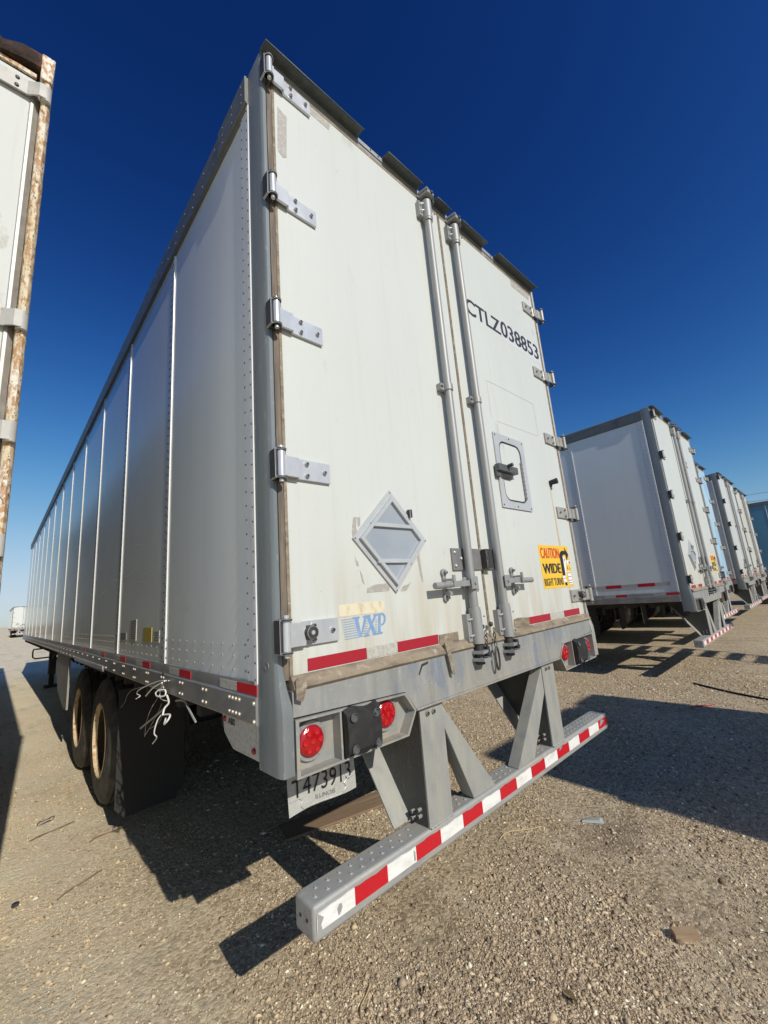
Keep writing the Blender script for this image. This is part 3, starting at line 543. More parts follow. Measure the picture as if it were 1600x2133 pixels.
    for a, b in ((-.004, .585), (.77, 1.075), (1.215, 1.36), (1.49, 1.80), (1.955, 2.56)):
        r = MB(); r.prism([(-.004, 4.052), (-.004, 4.030), (-.0075, 4.030), (-.0085, 4.045), (-.058, 4.041), (-.063, 4.033), (-.0665, 4.035), (-.061, 4.047), (-.012, 4.056)], 0, a, b); r.build('rain_visor', visor_m, hd, bevel=.002 if lod > 1 else 0, seg=1)
    r = MB()
    for a, b in ((.026, .05), (TW-.05, TW-.026)): r.box(a, b, -.001, .03, 1.25, 3.995, 0)
    r.box(1.262, 1.284, -.004, .03, 1.22, 3.995, 0); r.prism([(1.266, -.004), (1.273, -.012), (1.280, -.004)], 2, 1.22, 3.99, 1)
    for a, b in ((.05, .062), (TW-.062, TW-.05)): r.box(a, b, -.005, .03, 1.25, 3.99, 1)
    r.box(.05, TW-.05, -.004, .03, 3.975, 3.996, 1)
    r.prism([(-.028, 1.216), (-.036, 1.224), (-.030, 1.240), (-.012, 1.262), (.02, 1.262), (.02, 1.216)], 0, .048, TW-.048, 1); r.build('door_seal', [gasket, gasket_tan], t)
    ds = []
    for a, b in ((.062, 1.262), (1.284, TW-.062)):
        d = MB(); d.box(a, b, -.003, .04, 1.245, 3.975); ds.append(d.build('rear_door', doors, t, bevel=.002, seg=1))
    dl, dr = ds
    for i, z in enumerate((3.925, 3.262, 2.642, 2.012, 1.398)):
        hinge(dl, z, False, hm, lod, i == 4 and hero)
    for i, z in enumerate((3.79, 3.19, 2.615, 2.02, 1.40)): hinge(dr, z, True, dull_hinge, lod, i == 4 and hero)
    lock_rod(dl, 1.103, lod, -1); lock_rod(dr, 1.387, lod, 1)
    pb = MB()
    pb.box(1.005, 1.258, -.014, -.004, 1.607, 1.722); pb.box(1.286, 1.395, -.016, -.004, 1.607, 1.722); pb.box(1.262, 1.322, -.05, -.016, 1.61, 1.718, 1)
    for qx, qz in ((1.025, 1.70), (1.025, 1.63), (1.075, 1.668), (1.355, 1.70), (1.355, 1.63)): pb.dome((qx, -.014, qz), (0, -1, 0), .01, .009, 10, 2)
    for qz in (1.695, 1.645): pb.cyl((1.275, -.05, qz), (1.275, -.052, qz), .011, 10, 3); pb.box(1.27, 1.28, -.0525, -.05, qz-.022, qz, 3)
    pb.build('lock_plate', [plate_grey, darksteel, bright, rubber], t, bevel=.002 if lod > 1 else 0, seg=1)
    if extra != 'plain': placard(dl, 0)
    # reflective tape along the doors
    for a, b, mm, par in ((.122, .397, tape_faded, dl), (.397, .571, tape_dull, dl), (.571, .842, tape_faded, dl), (1.70, 1.985, tape_faded, dr), (1.985, 2.19, tape_dull, dr), (2.19, 2.445, tape_faded, dr)):
        q = MB(); q.box(a, b-.001, -.0055, -.0025, 1.266, 1.309); q.build('reflective_tape', mm, par, bevel=.001, seg=1)
    # --- sill, light boxes, bumper
    r = MB(); r.prism([(.047, 1.216), (TW-.047, 1.216), (TW-.047, 1.128), (2.10, 1.112), (1.985, 1.03), (.632, 1.03), (.575, 1.108), (.047, 1.132)], 1, -.022, .10)
    r.prism([(.632, 1.03), (1.985, 1.03), (1.985, 1.022), (.632, 1.022)], 1, -.03, .10)
    if lod > 1: r.dome((.70, -.022, 1.115), (0, -1, 0), .005, .003, 8)
    sl = r.build('rear_sill', sill_steel, t, bevel=.003 if lod > 1 else 0)
    light_box(sl, .052, .628, True, lod); light_box(sl, 1.99, TW-.045, False, lod)
    for (z0, xx, f) in ((1.035, .671, 1), (1.035, 1.772, -1)):
        r = MB(); w = .152; ix = xx if f > 0 else xx+w
        r.box(xx, xx+w, -.004, .004, .556, 1.028)
        gx = xx if f > 0 else xx+w-.006
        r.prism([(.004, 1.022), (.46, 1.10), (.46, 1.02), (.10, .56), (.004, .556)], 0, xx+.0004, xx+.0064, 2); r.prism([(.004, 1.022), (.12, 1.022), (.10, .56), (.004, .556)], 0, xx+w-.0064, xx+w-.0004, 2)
        if lod > 1:
            for q in (.045, .085): r.cyl((xx+q, -.004, .99), (xx+q, -.012, .99), .012, 6, 1)
            for a, b in ((.04, .62), (.08, .605), (.04, .595), (.08, .58)): r.cyl((xx, a, b), (xx-.02, a, b), .008, 8, 1)
        if lod > 1:
            for (p0, p1) in (((xx+.004, -.005, .5585), (xx+w-.004, -.005, .5585)), ((xx+w+.001, .004, .56), (xx+w+.001, .09, .56)), ((xx+.004, -.005, 1.027), (xx+w-.004, -.005, 1.027))):
                P0, P1 = Vector(p0), Vector(p1); r.tube([P0.lerp(P1, t)+Vector((0, 0, random.uniform(-.0015, .0015))) for t in np.linspace(0, 1, 16)], [.0045+.002*(k % 2) for k in range(16)], 6, 0)
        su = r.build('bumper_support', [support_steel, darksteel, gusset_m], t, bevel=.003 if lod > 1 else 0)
        q = MB(); e = -.10 if f > 0 else 0; q.hull8([(xx-.10, .105, .563), (xx+.03, .105, .563), (xx+.03, .113, .563), (xx-.10, .113, .563), (xx-.10, .40, .98), (xx+.0, .40, .98), (xx+.0, .408, .98), (xx-.10, .408, .98)]); q.build('support_strut', support_steel, su)
        q = MB(); xa, xb, xc, xd = (.826, .826, .985, 1.165) if f > 0 else (1.77, 1.77, 1.56, 1.385)
        if f > 0: pts = [(xc, .0, .558), (xd, .0, .558), (xd, .07, .558), (xc, .07, .558), (xa, .0, .905), (xa, .0, 1.0), (xa, .07, 1.0), (xa, .07, .905)]
        else: pts = [(xd, .0, .558), (xc, .0, .558), (xc, .07, .558), (xd, .07, .558), (xb, .0, 1.0), (xb, .0, .86), (xb, .07, .86), (xb, .07, 1.0)]
        q.hull8(pts); q.build('diagonal_brace', support_steel, su, bevel=.004 if lod > 1 else 0)
    r = MB(); r.box(.106, 2.60, -.004, .112, .452, .556)
    if lod > 1:
        pass
    bo = r.build('bumper', [bump_steel], t, bevel=.012 if lod > 1 else .004, seg=3)
    if lod > 1:
        r = MB()
        for c0, c1 in ((.14, .62), (.86, 1.0), (1.2, 1.36), (1.60, 1.72), (2.0, 2.56)):
            for q in np.arange(c0, c1, .05):
                for yy in (.035, .072): r.lathe([(-.0005, .008), (.003, .0065), (.003, .004), (-.001, .0035)], (q+(.025 if yy > .05 else 0), yy, .556), 2, 8)
        for yy in (.035, .075): r.cyl((.1055, yy, .505), (.1045, yy, .505), .006, 10, 1)
        stuff(r.build('grip_dimple', [bump_steel, rubber], bo))
    joints = [.116, .27, .424, .577, .728, .88, 1.03, 1.181, 1.336, 1.49, 1.645, 1.80, 1.96, 2.11, 2.27, 2.43, 2.585]
    for i in range(16):
        a, b = joints[i], joints[i+1]; n = 6; q = MB(); vs = []
        for k in range(n+1):
            u = a+(b-a)*k/n; jt = .0015*math.sin(u*31)+.0015*math.sin(u*77+1)
            for zz in (.484, .535+jt): vs += [(u, -.0075, zz), (u, -.004, zz)]
        q.add(vs, [f for k in range(n) for f in ((k*4, k*4+4, k*4+6, k*4+2), (k*4+2, k*4+6, k*4+7, k*4+3), (k*4, k*4+1, k*4+5, k*4+4))]); q.build('reflective_tape', tape_red if i % 2 else tape_white, bo, smooth=0)
    if hero:
        for poly in ([(.195, .512), (.203, .522), (.213, .520), (.216, .508), (.209, .497), (.2, .49), (.197, .501)], [(.563, .49), (.572, .492), (.571, .52), (.563, .528)], [(1.83, .522), (1.842, .535), (1.87, .538), (1.86, .528)], [(2.45, .5), (2.47, .53), (2.50, .536), (2.53, .52), (2.5, .51)], [(.118, .484), (.135, .484), (.131, .50), (.142, .516), (.127, .528), (.118, .536)]):
            q = MB(); q.prism(poly, 1, -.0085, -.005); q.build('peeled_spot', bump_steel, bo, smooth=0)
    # --- running gear
    for wy in (3.2, 4.45):
        for wx, o_ in ((.17, -1), (.49, 1), (TW-.49, -1), (TW-.17, 1)):
            wheel(t, wx, wy, o_, lod)
        r = MB(); r.cyl((.2, wy, .5), (TW-.2, wy, .5), .065, 12); r.box(.75, .9, wy-.3, wy+.3, .58, .72); r.box(TW-.9, TW-.75, wy-.3, wy+.3, .58, .72)
        for q in (1.0, 1.55): r.cyl((q, wy-.2, .62), (q, wy-.38, .62), .09, 14)
        r.build('axle', under_m, t)
    r = MB(); r.box(.62, .74, 1.9, 6.4, .78, 1.02); r.box(TW-.74, TW-.62, 1.9, 6.4, .78, 1.02)
    for q in (2.0, 2.6, 3.8, 5.1, 6.2): r.box(.74, TW-.74, q, q+.1, .8, .98)
    r.build('bogie_frame', under_m, t)
    for a in (.02, TW-.64):
        r = MB(); r.prism([(a, .95), (a+.46, .95), (a+.46, .20), (a+.40, .12), (a+.06, .11), (a, .18)], 1, 2.44, 2.455); r.box(a, a+.62, 2.43, 2.47, .93, .98); r.build('mud_flap', flap_m, t)
    if npan > 8:
        for a in (.36, TW-.50):
            r = MB(); r.box(a, a+.14, 12.0, 12.17, .30, 1.08); r.box(a+.02, a+.12, 12.03, 12.14, .05, .32); r.box(a-.06, a+.2, 11.95, 12.22, .0, .05); r.tube([(a+.07, 12.1, .6), (a+.07, 11.3, 1.06)], .03, 8); r.build('landing_leg', under_m, t)
        r = MB(); r.box(.5, TW-.5, 12.05, 12.12, .6, .68); r.tube([(.36, 12.1, .92), (.12, 12.1, .92), (.06, 12.12, .92), (.045, 12.14, .87), (.05, 12.14, .74), (.10, 12.13, .70), (.36, 12.1, .70)], .017, 8); r.build('crank_handle', darksteel, t)
    return t, dl, dr, sl, bo, rail

G = 'white semi trailers parked in the yard'
t1, dl, dr, sill1, bump1, rail1 = trailer(0, 0, 'large white semi trailer in the centre with the yellow caution sticker and licence plate', 3, hero=True)
# ---- markings and fittings of the near trailer
caution(dr); vxp(dl); vent_door(dr)
q = MB(); q.box(1.905, 2.505, -.0035, -.002, 3.30, 3.475); q.build('pale_number_patch', pale_patch, dr, smooth=0)
q = MB(); text_heavy(q, 'CTLZ', 1.468, 1.902, 3.333, 3.457, -.0045, 0, .0028); text_heavy(q, '038853', 1.908, 2.492, 3.338, 3.472, -.0045, 0, .0034); q.build('number_lettering', ink_grey, dr, smooth=0)
for poly, par in (([(.079, 3.79), (.127, 3.772), (.118, 3.525), (.10, 3.51), (.073, 3.53)], dl), ([(.105, 3.945), (.115, 3.968), (.384, 3.968), (.392, 3.958), (.38, 3.918), (.26, 3.922), (.12, 3.925)], dl), ([(2.191, 3.968), (2.496, 3.968), (2.479, 3.915), (2.199, 3.908)], dr),
    ([(.374, 1.842), (.392, 1.845), (.386, 1.80), (.391, 1.76), (.366, 1.74), (.362, 1.78)], dl), ([(.395, 1.843), (.412, 1.846), (.408, 1.81), (.397, 1.80)], dl), ([(.368, 1.675), (.375, 1.66), (.384, 1.655), (.386, 1.635), (.375, 1.64)], dl), ([(.39, 1.62), (.402, 1.60), (.41, 1.56), (.40, 1.57)], dl),
    ([(.425, 1.543), (.47, 1.557), (.541, 1.56), (.553, 1.54), (.545, 1.526), (.42, 1.525)], dl), ([(.62, 1.53), (.64, 1.545), (.67, 1.55), (.69, 1.56), (.665, 1.53), (.655, 1.522), (.622, 1.52)], dl), ([(.745, 1.68), (.757, 1.715), (.766, 1.69), (.769, 1.62), (.776, 1.56), (.768, 1.555), (.757, 1.60), (.752, 1.65)], dl)):
    q = MB(); q.prism(poly, 1, -.0042, -.002); q.build('sticker_residue', residue, par, smooth=0)
q = MB()
for (xa, za), (xb, zb) in (((1.599, 2.873), (2.244, 2.876)), ((1.60, 2.872), (1.602, 2.60)), ((2.243, 2.875), (2.24, 2.61)), ((1.66, 2.592), (2.24, 2.61))):
    n_ = Vector((zb-za, 0, xa-xb)).normalized()*.0018; q.add([(xa+n_.x, -.0042, za+n_.z), (xb+n_.x, -.0042, zb+n_.z), (xb-n_.x, -.0042, zb-n_.z), (xa-n_.x, -.0042, za-n_.z)], [(0, 1, 2, 3)])
q.build('old_sticker_outline', residue_pale, dr, smooth=0)
q = MB(); rs = random.Random(5)
for k in range(46):
    xa = rs.choice((rs.uniform(.15, 1.05), rs.uniform(1.45, 2.4))); za = 1.3+2.5*rs.random()**2.2; l_ = rs.uniform(.006, .035); a_ = rs.uniform(-1.7, 1.7); w_ = rs.uniform(.0006, .0016)
    dx, dz = math.sin(a_)*l_, math.cos(a_)*l_; q.add([(xa-w_, -.00415-k*1e-5, za), (xa+w_, -.00415-k*1e-5, za), (xa+dx+w_*.4, -.00415-k*1e-5, za+dz), (xa+dx-w_*.4, -.00415-k*1e-5, za+dz)], [(0, 1, 2, 3)])
stuff(q.build('scuff_mark', residue, t1, smooth=0))
q = MB()
for k, ((ya, za), (yb, zb)) in enumerate((((2.013, 1.829), (1.693, 1.854)), ((2.513, 1.815), (2.111, 1.819)), ((1.978, 1.731), (1.599, 1.749)), ((1.636, 1.791), (1.467, 1.789)), ((2.883, 1.812), (2.55, 1.80)), ((2.187, 2.007), (1.834, 1.995)), ((3.4, 1.70), (3.0, 1.78)), ((1.0, 1.52), (.8, 1.55)))):
    pts = [(ya+(yb-ya)*t, za+(zb-za)*t+.012*math.sin(t*7+k)) for t in np.linspace(0, 1, 7)]; w_ = [.0004, .0016, .001, .002, .0012, .0018, .0004]
    q.add([(.0032, a, b+e*w_[i]) for i, (a, b) in enumerate(pts) for e in (-1, 1)], [(i*2, i*2+2, i*2+3, i*2+1) for i in range(6)])
stuff(q.build('scratch_mark', rib_m, t1, smooth=0))
q = MB(); q.prism([(2.294, 2.225), (2.305, 2.225), (2.316, 1.768), (2.291, 1.768)], 1, -.0038, -.002); q.build('rust_streak', rust_streak, dr, smooth=0)
q = MB(); q.cyl((2.305, -.004, 2.245), (2.312, -.06, 2.25), .018, 14, 0, .022); q.box(2.294, 2.314, -.016, -.003, 2.215, 2.25); q.build('rubber_stop', rubber, dr)
# torn gasket strap hanging over the sill and folded tape
q = MB(); q.hull8([(.868, -.040, 1.128), (.888, -.040, 1.122), (.888, -.046, 1.122), (.868, -.046, 1.128), (.842, -.03, 1.268), (.872, -.03, 1.268), (.872, -.042, 1.268), (.842, -.042, 1.268)]); q.box(.846, .99, -.008, -.004, 1.262, 1.305); q.build('torn_seal', gasket_tan, t1)
q = MB(); q.prism([(.665, 1.16), (.69, 1.20), (.735, 1.205), (.73, 1.195), (.695, 1.19), (.672, 1.158)], 1, -.0235, -.021); q.build('loose_cord', darksteel, sill1)
q = MB(); q.prism([(1.52, 1.27), (1.60, 1.262), (1.70, 1.266), (1.70, 1.309), (1.58, 1.318), (1.53, 1.312)], 1, -.008, -.003); q.build('peeling_tape', gasket_tan, dr)
q = MB(); q.prism([(.05, 1.19), (.075, 1.18), (.095, 1.235), (.085, 1.245), (.07, 1.235), (.06, 1.26), (.05, 1.25)], 1, -.043, -.037); q.build('torn_seal', gasket_tan, t1)
# door-holdback chains
def chain(px_, z0, z1, ring):
    c = MB(); c.dome((px_, -.03, z0+.02), (0, -1, 0), .014, .016, 8, 0); z = z0; k = 0
    while z > z1+ring:
        a = k % 2*math.pi/2
        c.tube([(px_+.007*math.cos(w)*math.cos(a), -.048+.007*math.cos(w)*math.sin(a), z-.012+.015*math.sin(w)) for w in np.linspace(0, 2*math.pi, 10)[:-1]], .0025, 6, 0, True); z -= .024; k += 1
    if ring:
        for dx, ph in ((0, 0), (-.012, .3)): c.tube([(px_+dx+.016*math.cos(w)+(.012*ph), -.052, z-ring/2+ring*.5*math.sin(w)*(1 if abs(math.sin(w)) < .8 else 1)) for w in np.linspace(0, 2*math.pi, 18)[:-1]], .0035, 6, 0, True)
    c.build('holdback_chain', darksteel, t1)
chain(1.245, 1.295, 1.10, .115); chain(1.165, 1.29, 1.205, .0)
# licence plate
q = MB(); px0, px1, pz0, pz1 = .114, .418, .762, .914; nx, nz = 16, 8
def plate_pt(u, v): return (px0+(px1-px0)*u, .150+.006*math.sin(u*5+v*2)-.006*(1-v)*(1-u), pz0+(pz1-pz0)*v+.003*math.sin(u*6))
q.add([plate_pt(i/nx, j/nz) for j in range(nz+1) for i in range(nx+1)], [(j*(nx+1)+i, j*(nx+1)+i+1, (j+1)*(nx+1)+i+1, (j+1)*(nx+1)+i) for j in range(nz) for i in range(nx)])
lp = q.build('licence_plate', plate_white, t1)
q = MB(); v, f = text_geo('T473913', .0); q.add([tuple(Vector(plate_pt(.06+.86*a, .30+.42*b))+Vector((0, -.0025, 0))) for a, b in v], f)
v, f = text_geo('ILLINOIS', 0); q.add([tuple(Vector(plate_pt(.38+.28*a, .12+.10*b))+Vector((0, -.0025, 0))) for a, b in v], f, 1); q.build('plate_lettering', [ink, plate_grey], lp, smooth=0)
q = MB()
for s_ in (0, 1):
    pts = [(.02, .30), (.15, .30), (.2, .22), (.17, .12), (.2, .05)] if s_ == 0 else [(.98, .34), (.86, .34), (.80, .26), (.83, .15), (.78, .06)]
    q.tube([Vector(plate_pt(a, b))+Vector((0, -.001, 0)) for a, b in pts], .0035, 6)
q.tube([Vector(plate_pt(a, .03))+Vector((0, -.001, 0)) for a in np.linspace(.2, .78, 9)], .003, 6); q.build('plate_rim', plate_white, lp)
# ABS plate under the rail, stickers on the side panel
q = MB(); q.prism([(.123, 1.098), (.484, 1.098), (.465, 1.02), (.38, .972), (.123, .972)], 0, .012, .02); q.dome((.012, .455, 1.072), (-1, 0, 0), .012, .012, 10, 1); q.dome((.012, .195, 1.0), (-1, 0, 0), .012, .012, 10, 1)
v, f = text_geo('ABS', .02); q.add([(.0105, .425-.065*a, 1.058+.024*b) for a, b in v], f, 2); q.build('brake_warning_plate', [tape_dull, lens_red, ink], t1)
for (ya, yb, za, zb, mm) in ((2.10, 1.93, 1.345, 1.485, tape_dull), (1.745, 1.55, 1.345, 1.432, dull_yellow), (1.50, 1.385, 1.345, 1.415, tape_dull), (2.40, 2.22, 1.345, 1.395, plate_grey)):
    q = MB(); q.box(.001, .0045, yb, ya, za, zb, 0)
    if mm is tape_dull:
        for z in np.arange(za+.012, zb-.006, .014): q.side([(ya-.02, z), (yb+.02, z), (yb+.02, z+.004), (ya-.02, z+.004)], .0005, 1)
    q.build('side_sticker', [mm, ink_grey], t1, smooth=0)
q = MB(); q.prism([(5.13, 1.10), (5.15, .50), (5.4, .47), (6.1, .60), (6.43, .85), (6.43, 1.10)], 0, .0, .012); q.box(-.004, .016, 5.12, 5.14, .49, 1.09); q.build('side_skirt', skirt_m, t1)
q = MB(); q.box(-.028, -.012, 2.88, 4.5, 1.098, 1.128); q.box(-.024, -.01, 2.88, 4.5, 1.085, 1.094); q.build('slide_rail', alum, t1, bevel=.002, seg=1)
q = MB(); q.prism([(1.205, 1.17), (1.225, 1.165), (1.232, 1.20), (1.216, 1.207)], 0, -.0175, -.01); q.build('rail_slot', rubber, rail1)
q = MB(); q.box(1.0, 1.4, -.0, .02, 1.10, 1.11); q.build('rear_crossmember', under_m, t1)
# ring mark on the corner post
q = MB(); q.lathe([(0, .011), (-.002, .011), (-.002, .014), (0, .014)], (-.004, .055, 1.30), 0, 18); q.build('post_ring', plate_grey, t1)

# cable-tie tangle that hangs from a slot of the bottom rail
ct = thing('cable_tie_tangle', 'tangle of white cable ties and wire hanging from the bottom rail', 'cable ties', (-.03, 1.15, 1.15))
def hang(name, pts, r, m, dx=0, flat=False):
    b = MB(); P = [Vector((dx+(.012*math.sin(i*1.7)), y-1.15, z-1.15)) for i, (y, z) in enumerate(pts)]
    b.tube(smoothpath(P), r*.62, 6); b.build(name, m, ct)
hang('cable_tie', [(1.115, 1.168), (1.291, 1.148), (1.486, 1.107), (1.628, 1.069), (1.728, 1.037), (1.668, 1.031), (1.684, 1.016)], .0045, tie_m)
hang('cable_tie', [(1.105, 1.169), (1.209, 1.147), (1.308, 1.115), (1.411, 1.065)], .0055, tie_m, -.01)
hang('cable_tie', [(1.105, 1.167), (1.189, 1.143), (1.236, 1.112), (1.202, 1.072), (1.124, 1.063)], .004, tie_m, .01)
hang('cable_tie', [(1.133, 1.159), (1.169, 1.134), (1.225, 1.102), (1.165, 1.092), (1.099, 1.099), (1.111, 1.124), (1.16, 1.12)], .006, tie_m, -.015)
hang('cable_tie', [(1.098, 1.10), (1.105, 1.06), (1.121, 1.034), (1.119, 1.004)], .0075, tie_m)
hang('cable_tie', [(1.165, .992), (1.194, .991), (1.21, .96), (1.224, .905), (1.241, .876), (1.328, .829)], .005, tie_m, -.01)
hang('cable_tie', [(1.175, .994), (1.082, 1.006), (1.059, .987), (1.09, .965), (1.135, .972), (1.135, .985)], .007, tie_m)
hang('broken_strap', [(1.122, 1.045), (1.274, .993), (1.62, .857)], .008, tie_dull, .01)
hang('broken_strap', [(1.017, 1.078), (.934, 1.085), (.822, 1.068), (.70, 1.03)], .008, tie_dull, .02)
for p in ([(1.291, 1.145), (1.533, 1.10), (1.813, 1.054), (1.922, 1.01), (2.065, .947), (2.204, .895)], [(1.206, 1.115), (1.343, 1.045), (1.381, 1.001), (1.439, .926), (1.541, .824)], [(1.159, 1.03), (1.269, .946), (1.39, .894)], [(1.199, 1.046), (1.314, .982), (1.412, .891), (1.463, .849)]):
    hang('wire', p, .002, tie_dull, .005)

# ---- the other trailers of the row
t2, d2l, d2r, s2, b2, r2_ = trailer(6.47, .12, 'white semi trailer with grey side and placard standing right of the near trailer', 2, lowtape=True, side=side_pale)
q = MB(); text_rear(q, 'CTLZ', 1.475, 1.875, 3.335, 3.448, -.0045, .012, 0, 0); q.build('number_lettering', ink_grey, d2r, smooth=0)
for o in [c for c in dr.children if c.name.startswith('caution')]:
    c = o.copy(); COL.objects.link(c); c.parent = d2r
t3, *_ = trailer(9.9, .48, 'trailer with pale blue rear door, only its edge seen behind the second white trailer', 1, doors=pale_blue, extra='plain')
t4, *_ = trailer(13.25, .34, 'third white trailer with dark corner post, in the middle of the receding row', 1, extra='plain', side=side_pale, doors=door_grey)
t5, *_ = trailer(16.6, .40, 'narrow far white trailer squeezed before the blue trailer side', 1, extra='plain', doors=door_cream)
t7, *_ = trailer(21.7, -3.6, 'blue sided trailer at the right edge jutting out beyond the row', 1, side=blue_paint, extra='plain', npan=12)
# opposite row: its shadow lies on the gravel beside the bumper
tb, *_ = trailer(2.26+TW, -4.86, 'trailer of the opposite row whose shadow covers the gravel at right', 1, rz=math.pi, extra='plain', npan=10)
# far trailers ahead
F = 'far white trailers across the yard'
trailer(1.1, 74, 'small far white trailer seen at the left between two near trailers', 1, group=F)
trailer(-3.6, 76, 'distant white trailer mirrored in the glossy side panels, leftward one', 1, group=F, npan=6, extra='plain')
trailer(-9.0, 75, 'distant white trailer mirrored in the glossy side panels, farther left one', 1, group=F, npan=6, extra='plain')

# ---- old trailer at the left edge of the picture
t0 = thing('semi_trailer', 'old trailer with rusty cream corner post at the left edge', 'trailer', (-3.30, .68, 0), 0, G)
w0 = 2.60
p = MB(); p.box(0, .03, .1, 14, 1.1, 3.95); p.build('side_wall', old_white, t0, smooth=0)
p = MB(); p.box(w0-.035, w0-.012, .1, 14, 1.1, 3.95)
for q in np.arange(.7, 14, .6): p.box(w0-.012, w0-.002, q, q+.04, 1.1, 3.95)
p.build('side_wall', alum, t0, smooth=0)
p = MB(); p.box(.03, w0-.04, 13.9, 13.95, 1.1, 3.95); p.build('front_wall', old_white, t0)
p = MB(); p.box(.0, w0-.012, .08, 14, 3.955, 4.0); p.build('roof', alum, t0)
p = MB(); p.box(.05, w0-.05, .1, 13.9, 1.0, 1.1); p.build('floor_frame', under_m, t0)
p = MB(); p.box(w0-.03, w0, .1, 14.0, .98, 1.16); p.box(0, .03, .1, 14.0, .98, 1.16); p.build('bottom_rail', rail_m, t0)
def post0(a, b):
    p = MB(); n = 44; zs_ = np.linspace(.85, 3.925, n); vs = []
    prof = [(a, .0), (a+.004, -.018), (a+.014, -.026), (b-.012, -.026), (b-.003, -.016), (b, .0), (b, .10), (a, .10)]
    for z in zs_:
        for i, (x_, y_) in enumerate(prof):
            j = .0006*math.sin(z*37+i*2)+random.uniform(-.0007, .0007); vs.append((x_+j, y_+j*.6, z))
    k = len(prof); p.add(vs, [(i*k+j, i*k+(j+1) % k, (i+1)*k+(j+1) % k, (i+1)*k+j) for i in range(n-1) for j in range(k)]+[list(range(k)), list(range((n-1)*k, n*k))]); return p.build('corner_post', cream_rust, t0)
post0(w0-.040, w0-.002); post0(.002, .04)
p = MB(); p.box(.06, w0-.06, .0, .08, 1.15, 3.93); dd = p.build('rear_door', old_white, t0)
p = MB(); p.prism([(w0-.074, .0), (w0-.070, -.006), (w0-.060, -.006), (w0-.042, .014), (w0-.042, .03), (w0-.074, .03)], 2, 1.12, 3.90); p.build('door_edge', dull_hinge, dd)
for zc, long_ in ((3.845, 1), (2.69, 1), (2.22, 1), (1.79, 1), (1.3, 1)):
    p = MB(); p.cyl((w0-.021, -.028, zc-.04), (w0-.021, -.028, zc+.04), .019, 16)
    P = [(w0-.021, -.05), (w0-.045, -.048), (w0-.07, -.030), (w0-.085, -.022), (w0-.24, -.020)]
    for i in range(4):
        (a, b), (c, d) = P[i], P[i+1]; hgt = .036 if i < 2 else .038
        p.hull8([(a, b, zc-hgt), (c, d, zc-hgt), (c, d+.008, zc-hgt), (a, b+.008, zc-hgt), (a, b, zc+hgt), (c, d, zc+hgt), (c, d+.008, zc+hgt), (a, b+.008, zc+hgt)])
    for a, b in ((.12, .02), (.12, -.022), (.2, .02), (.2, -.022)): p.dome((w0-a, -.021, zc+b), (0, -1, 0), .009, .009, 8, 1)
    p.build('hinge_strap', [strap_m, darksteel], t0)
p = MB(); n = 40; vs = []
for i in range(n):
    x_ = .0+(w0-.05)*i/(n-1)
    for (yy, zz) in ((-.03, 3.96), (-.045, 4.0), (-.03, 4.05), (.1, 4.06), (.1, 3.96)): vs.append((x_, yy+random.uniform(-.018, .018), zz+random.uniform(-.016, .018)))
p.add(vs, [(i*5+j, i*5+(j+1) % 5, (i+1)*5+(j+1) % 5, (i+1)*5+j) for i in range(n-1) for j in range(5)]+[list(range(5)), list(range((n-1)*5, n*5))]); p.build('rusted_header', rot, t0)
p = MB(); p.box(.06, w0-.06, -.012, .0, 3.935, 3.955); p.build('header_strip', cream_rust, t0)
p = MB(); p.prism([(w0-.048, 3.93), (w0-.004, 3.925), (w0, 4.07), (w0-.05, 4.07)], 1, -.034, .1); p.build('corner_casting', cream_rust, t0, bevel=.006)
for a in (.17, w0-.17):
    for wy in (3.3, 4.55): wheel(t0, a, wy, -1 if a < 1 else 1, 1)
p = MB(); p.box(.1, w0-.1, .0, .1, .45, .56); p.build('bumper', bump_steel, t0)
p = MB(); p.box(.03, w0-.03, .0, .12, .95, 1.14); p.build('rear_sill', sill_steel, t0)
for a in (.6, 1.9):
    p = MB(); p.box(a, a+.12, .0, .1, .56, .95); p.build('bumper_support', support_steel, t0)

# ---- things on the ground
p = MB(); p.hull8([(-.62, -.11, 0), (.62, -.105, 0), (.62, .11, 0), (-.62, .11, 0), (-.62, -.11, .014), (.62, -.105, .016), (.62, .11, .014), (-.62, .11, .014)])
o = p.build('wooden_plank', wood, bevel=.003, loc=(1.42, 1.37, .004)); o.rotation_euler = (0, 0, math.radians(-13.5)); tag(o, 'weathered wooden plank lying on the gravel beneath the near trailer', 'plank')
def litter(name, mb, mat, loc, rz, label, cat, group=None):
    o = mb.build(name, mat, loc=loc); o.rotation_euler = (0, 0, rz); tag(o, label, cat, group)
def stick(L_, r, bend=.02):
    return MB().tube([((t-.5)*L_, bend*math.sin(t*5), r+.003*math.sin(t*9)) for t in np.linspace(0, 1, 7)], [r*(1-.4*abs(t-.5)) for t in np.linspace(0, 1, 7)], 6)
litter('wood_block', MB().hull8([(-.05, -.02, 0), (.05, -.024, 0), (.05, .022, 0), (-.048, .02, 0), (-.05, -.02, .028), (.048, -.022, .024), (.05, .02, .026), (-.046, .018, .03)]), chip, (1.535, -.60, 0), -.75, 'short brown wood block on the gravel at lower right', 'wood block')
litter('straw', stick(.30, .0035, .03), straw, (1.80, .32, .004), -.35, 'long pale straw on the gravel right of the bumper', 'straw')
litter('straw', stick(.13, .003, .01), straw, (.44, .20, .004), .7, 'short pale straw on the ground below the bumper end', 'straw')
litter('stick', stick(.28, .004, .01), twig, (-.27, 2.95, .004), .35, 'thin dark stick on the pale lane, nearest the tyres', 'stick')
litter('stick', stick(.26, .004, .01), twig, (-.22, 2.0, .004), .55, 'thin dark stick on the pale lane, nearest the viewer', 'stick')
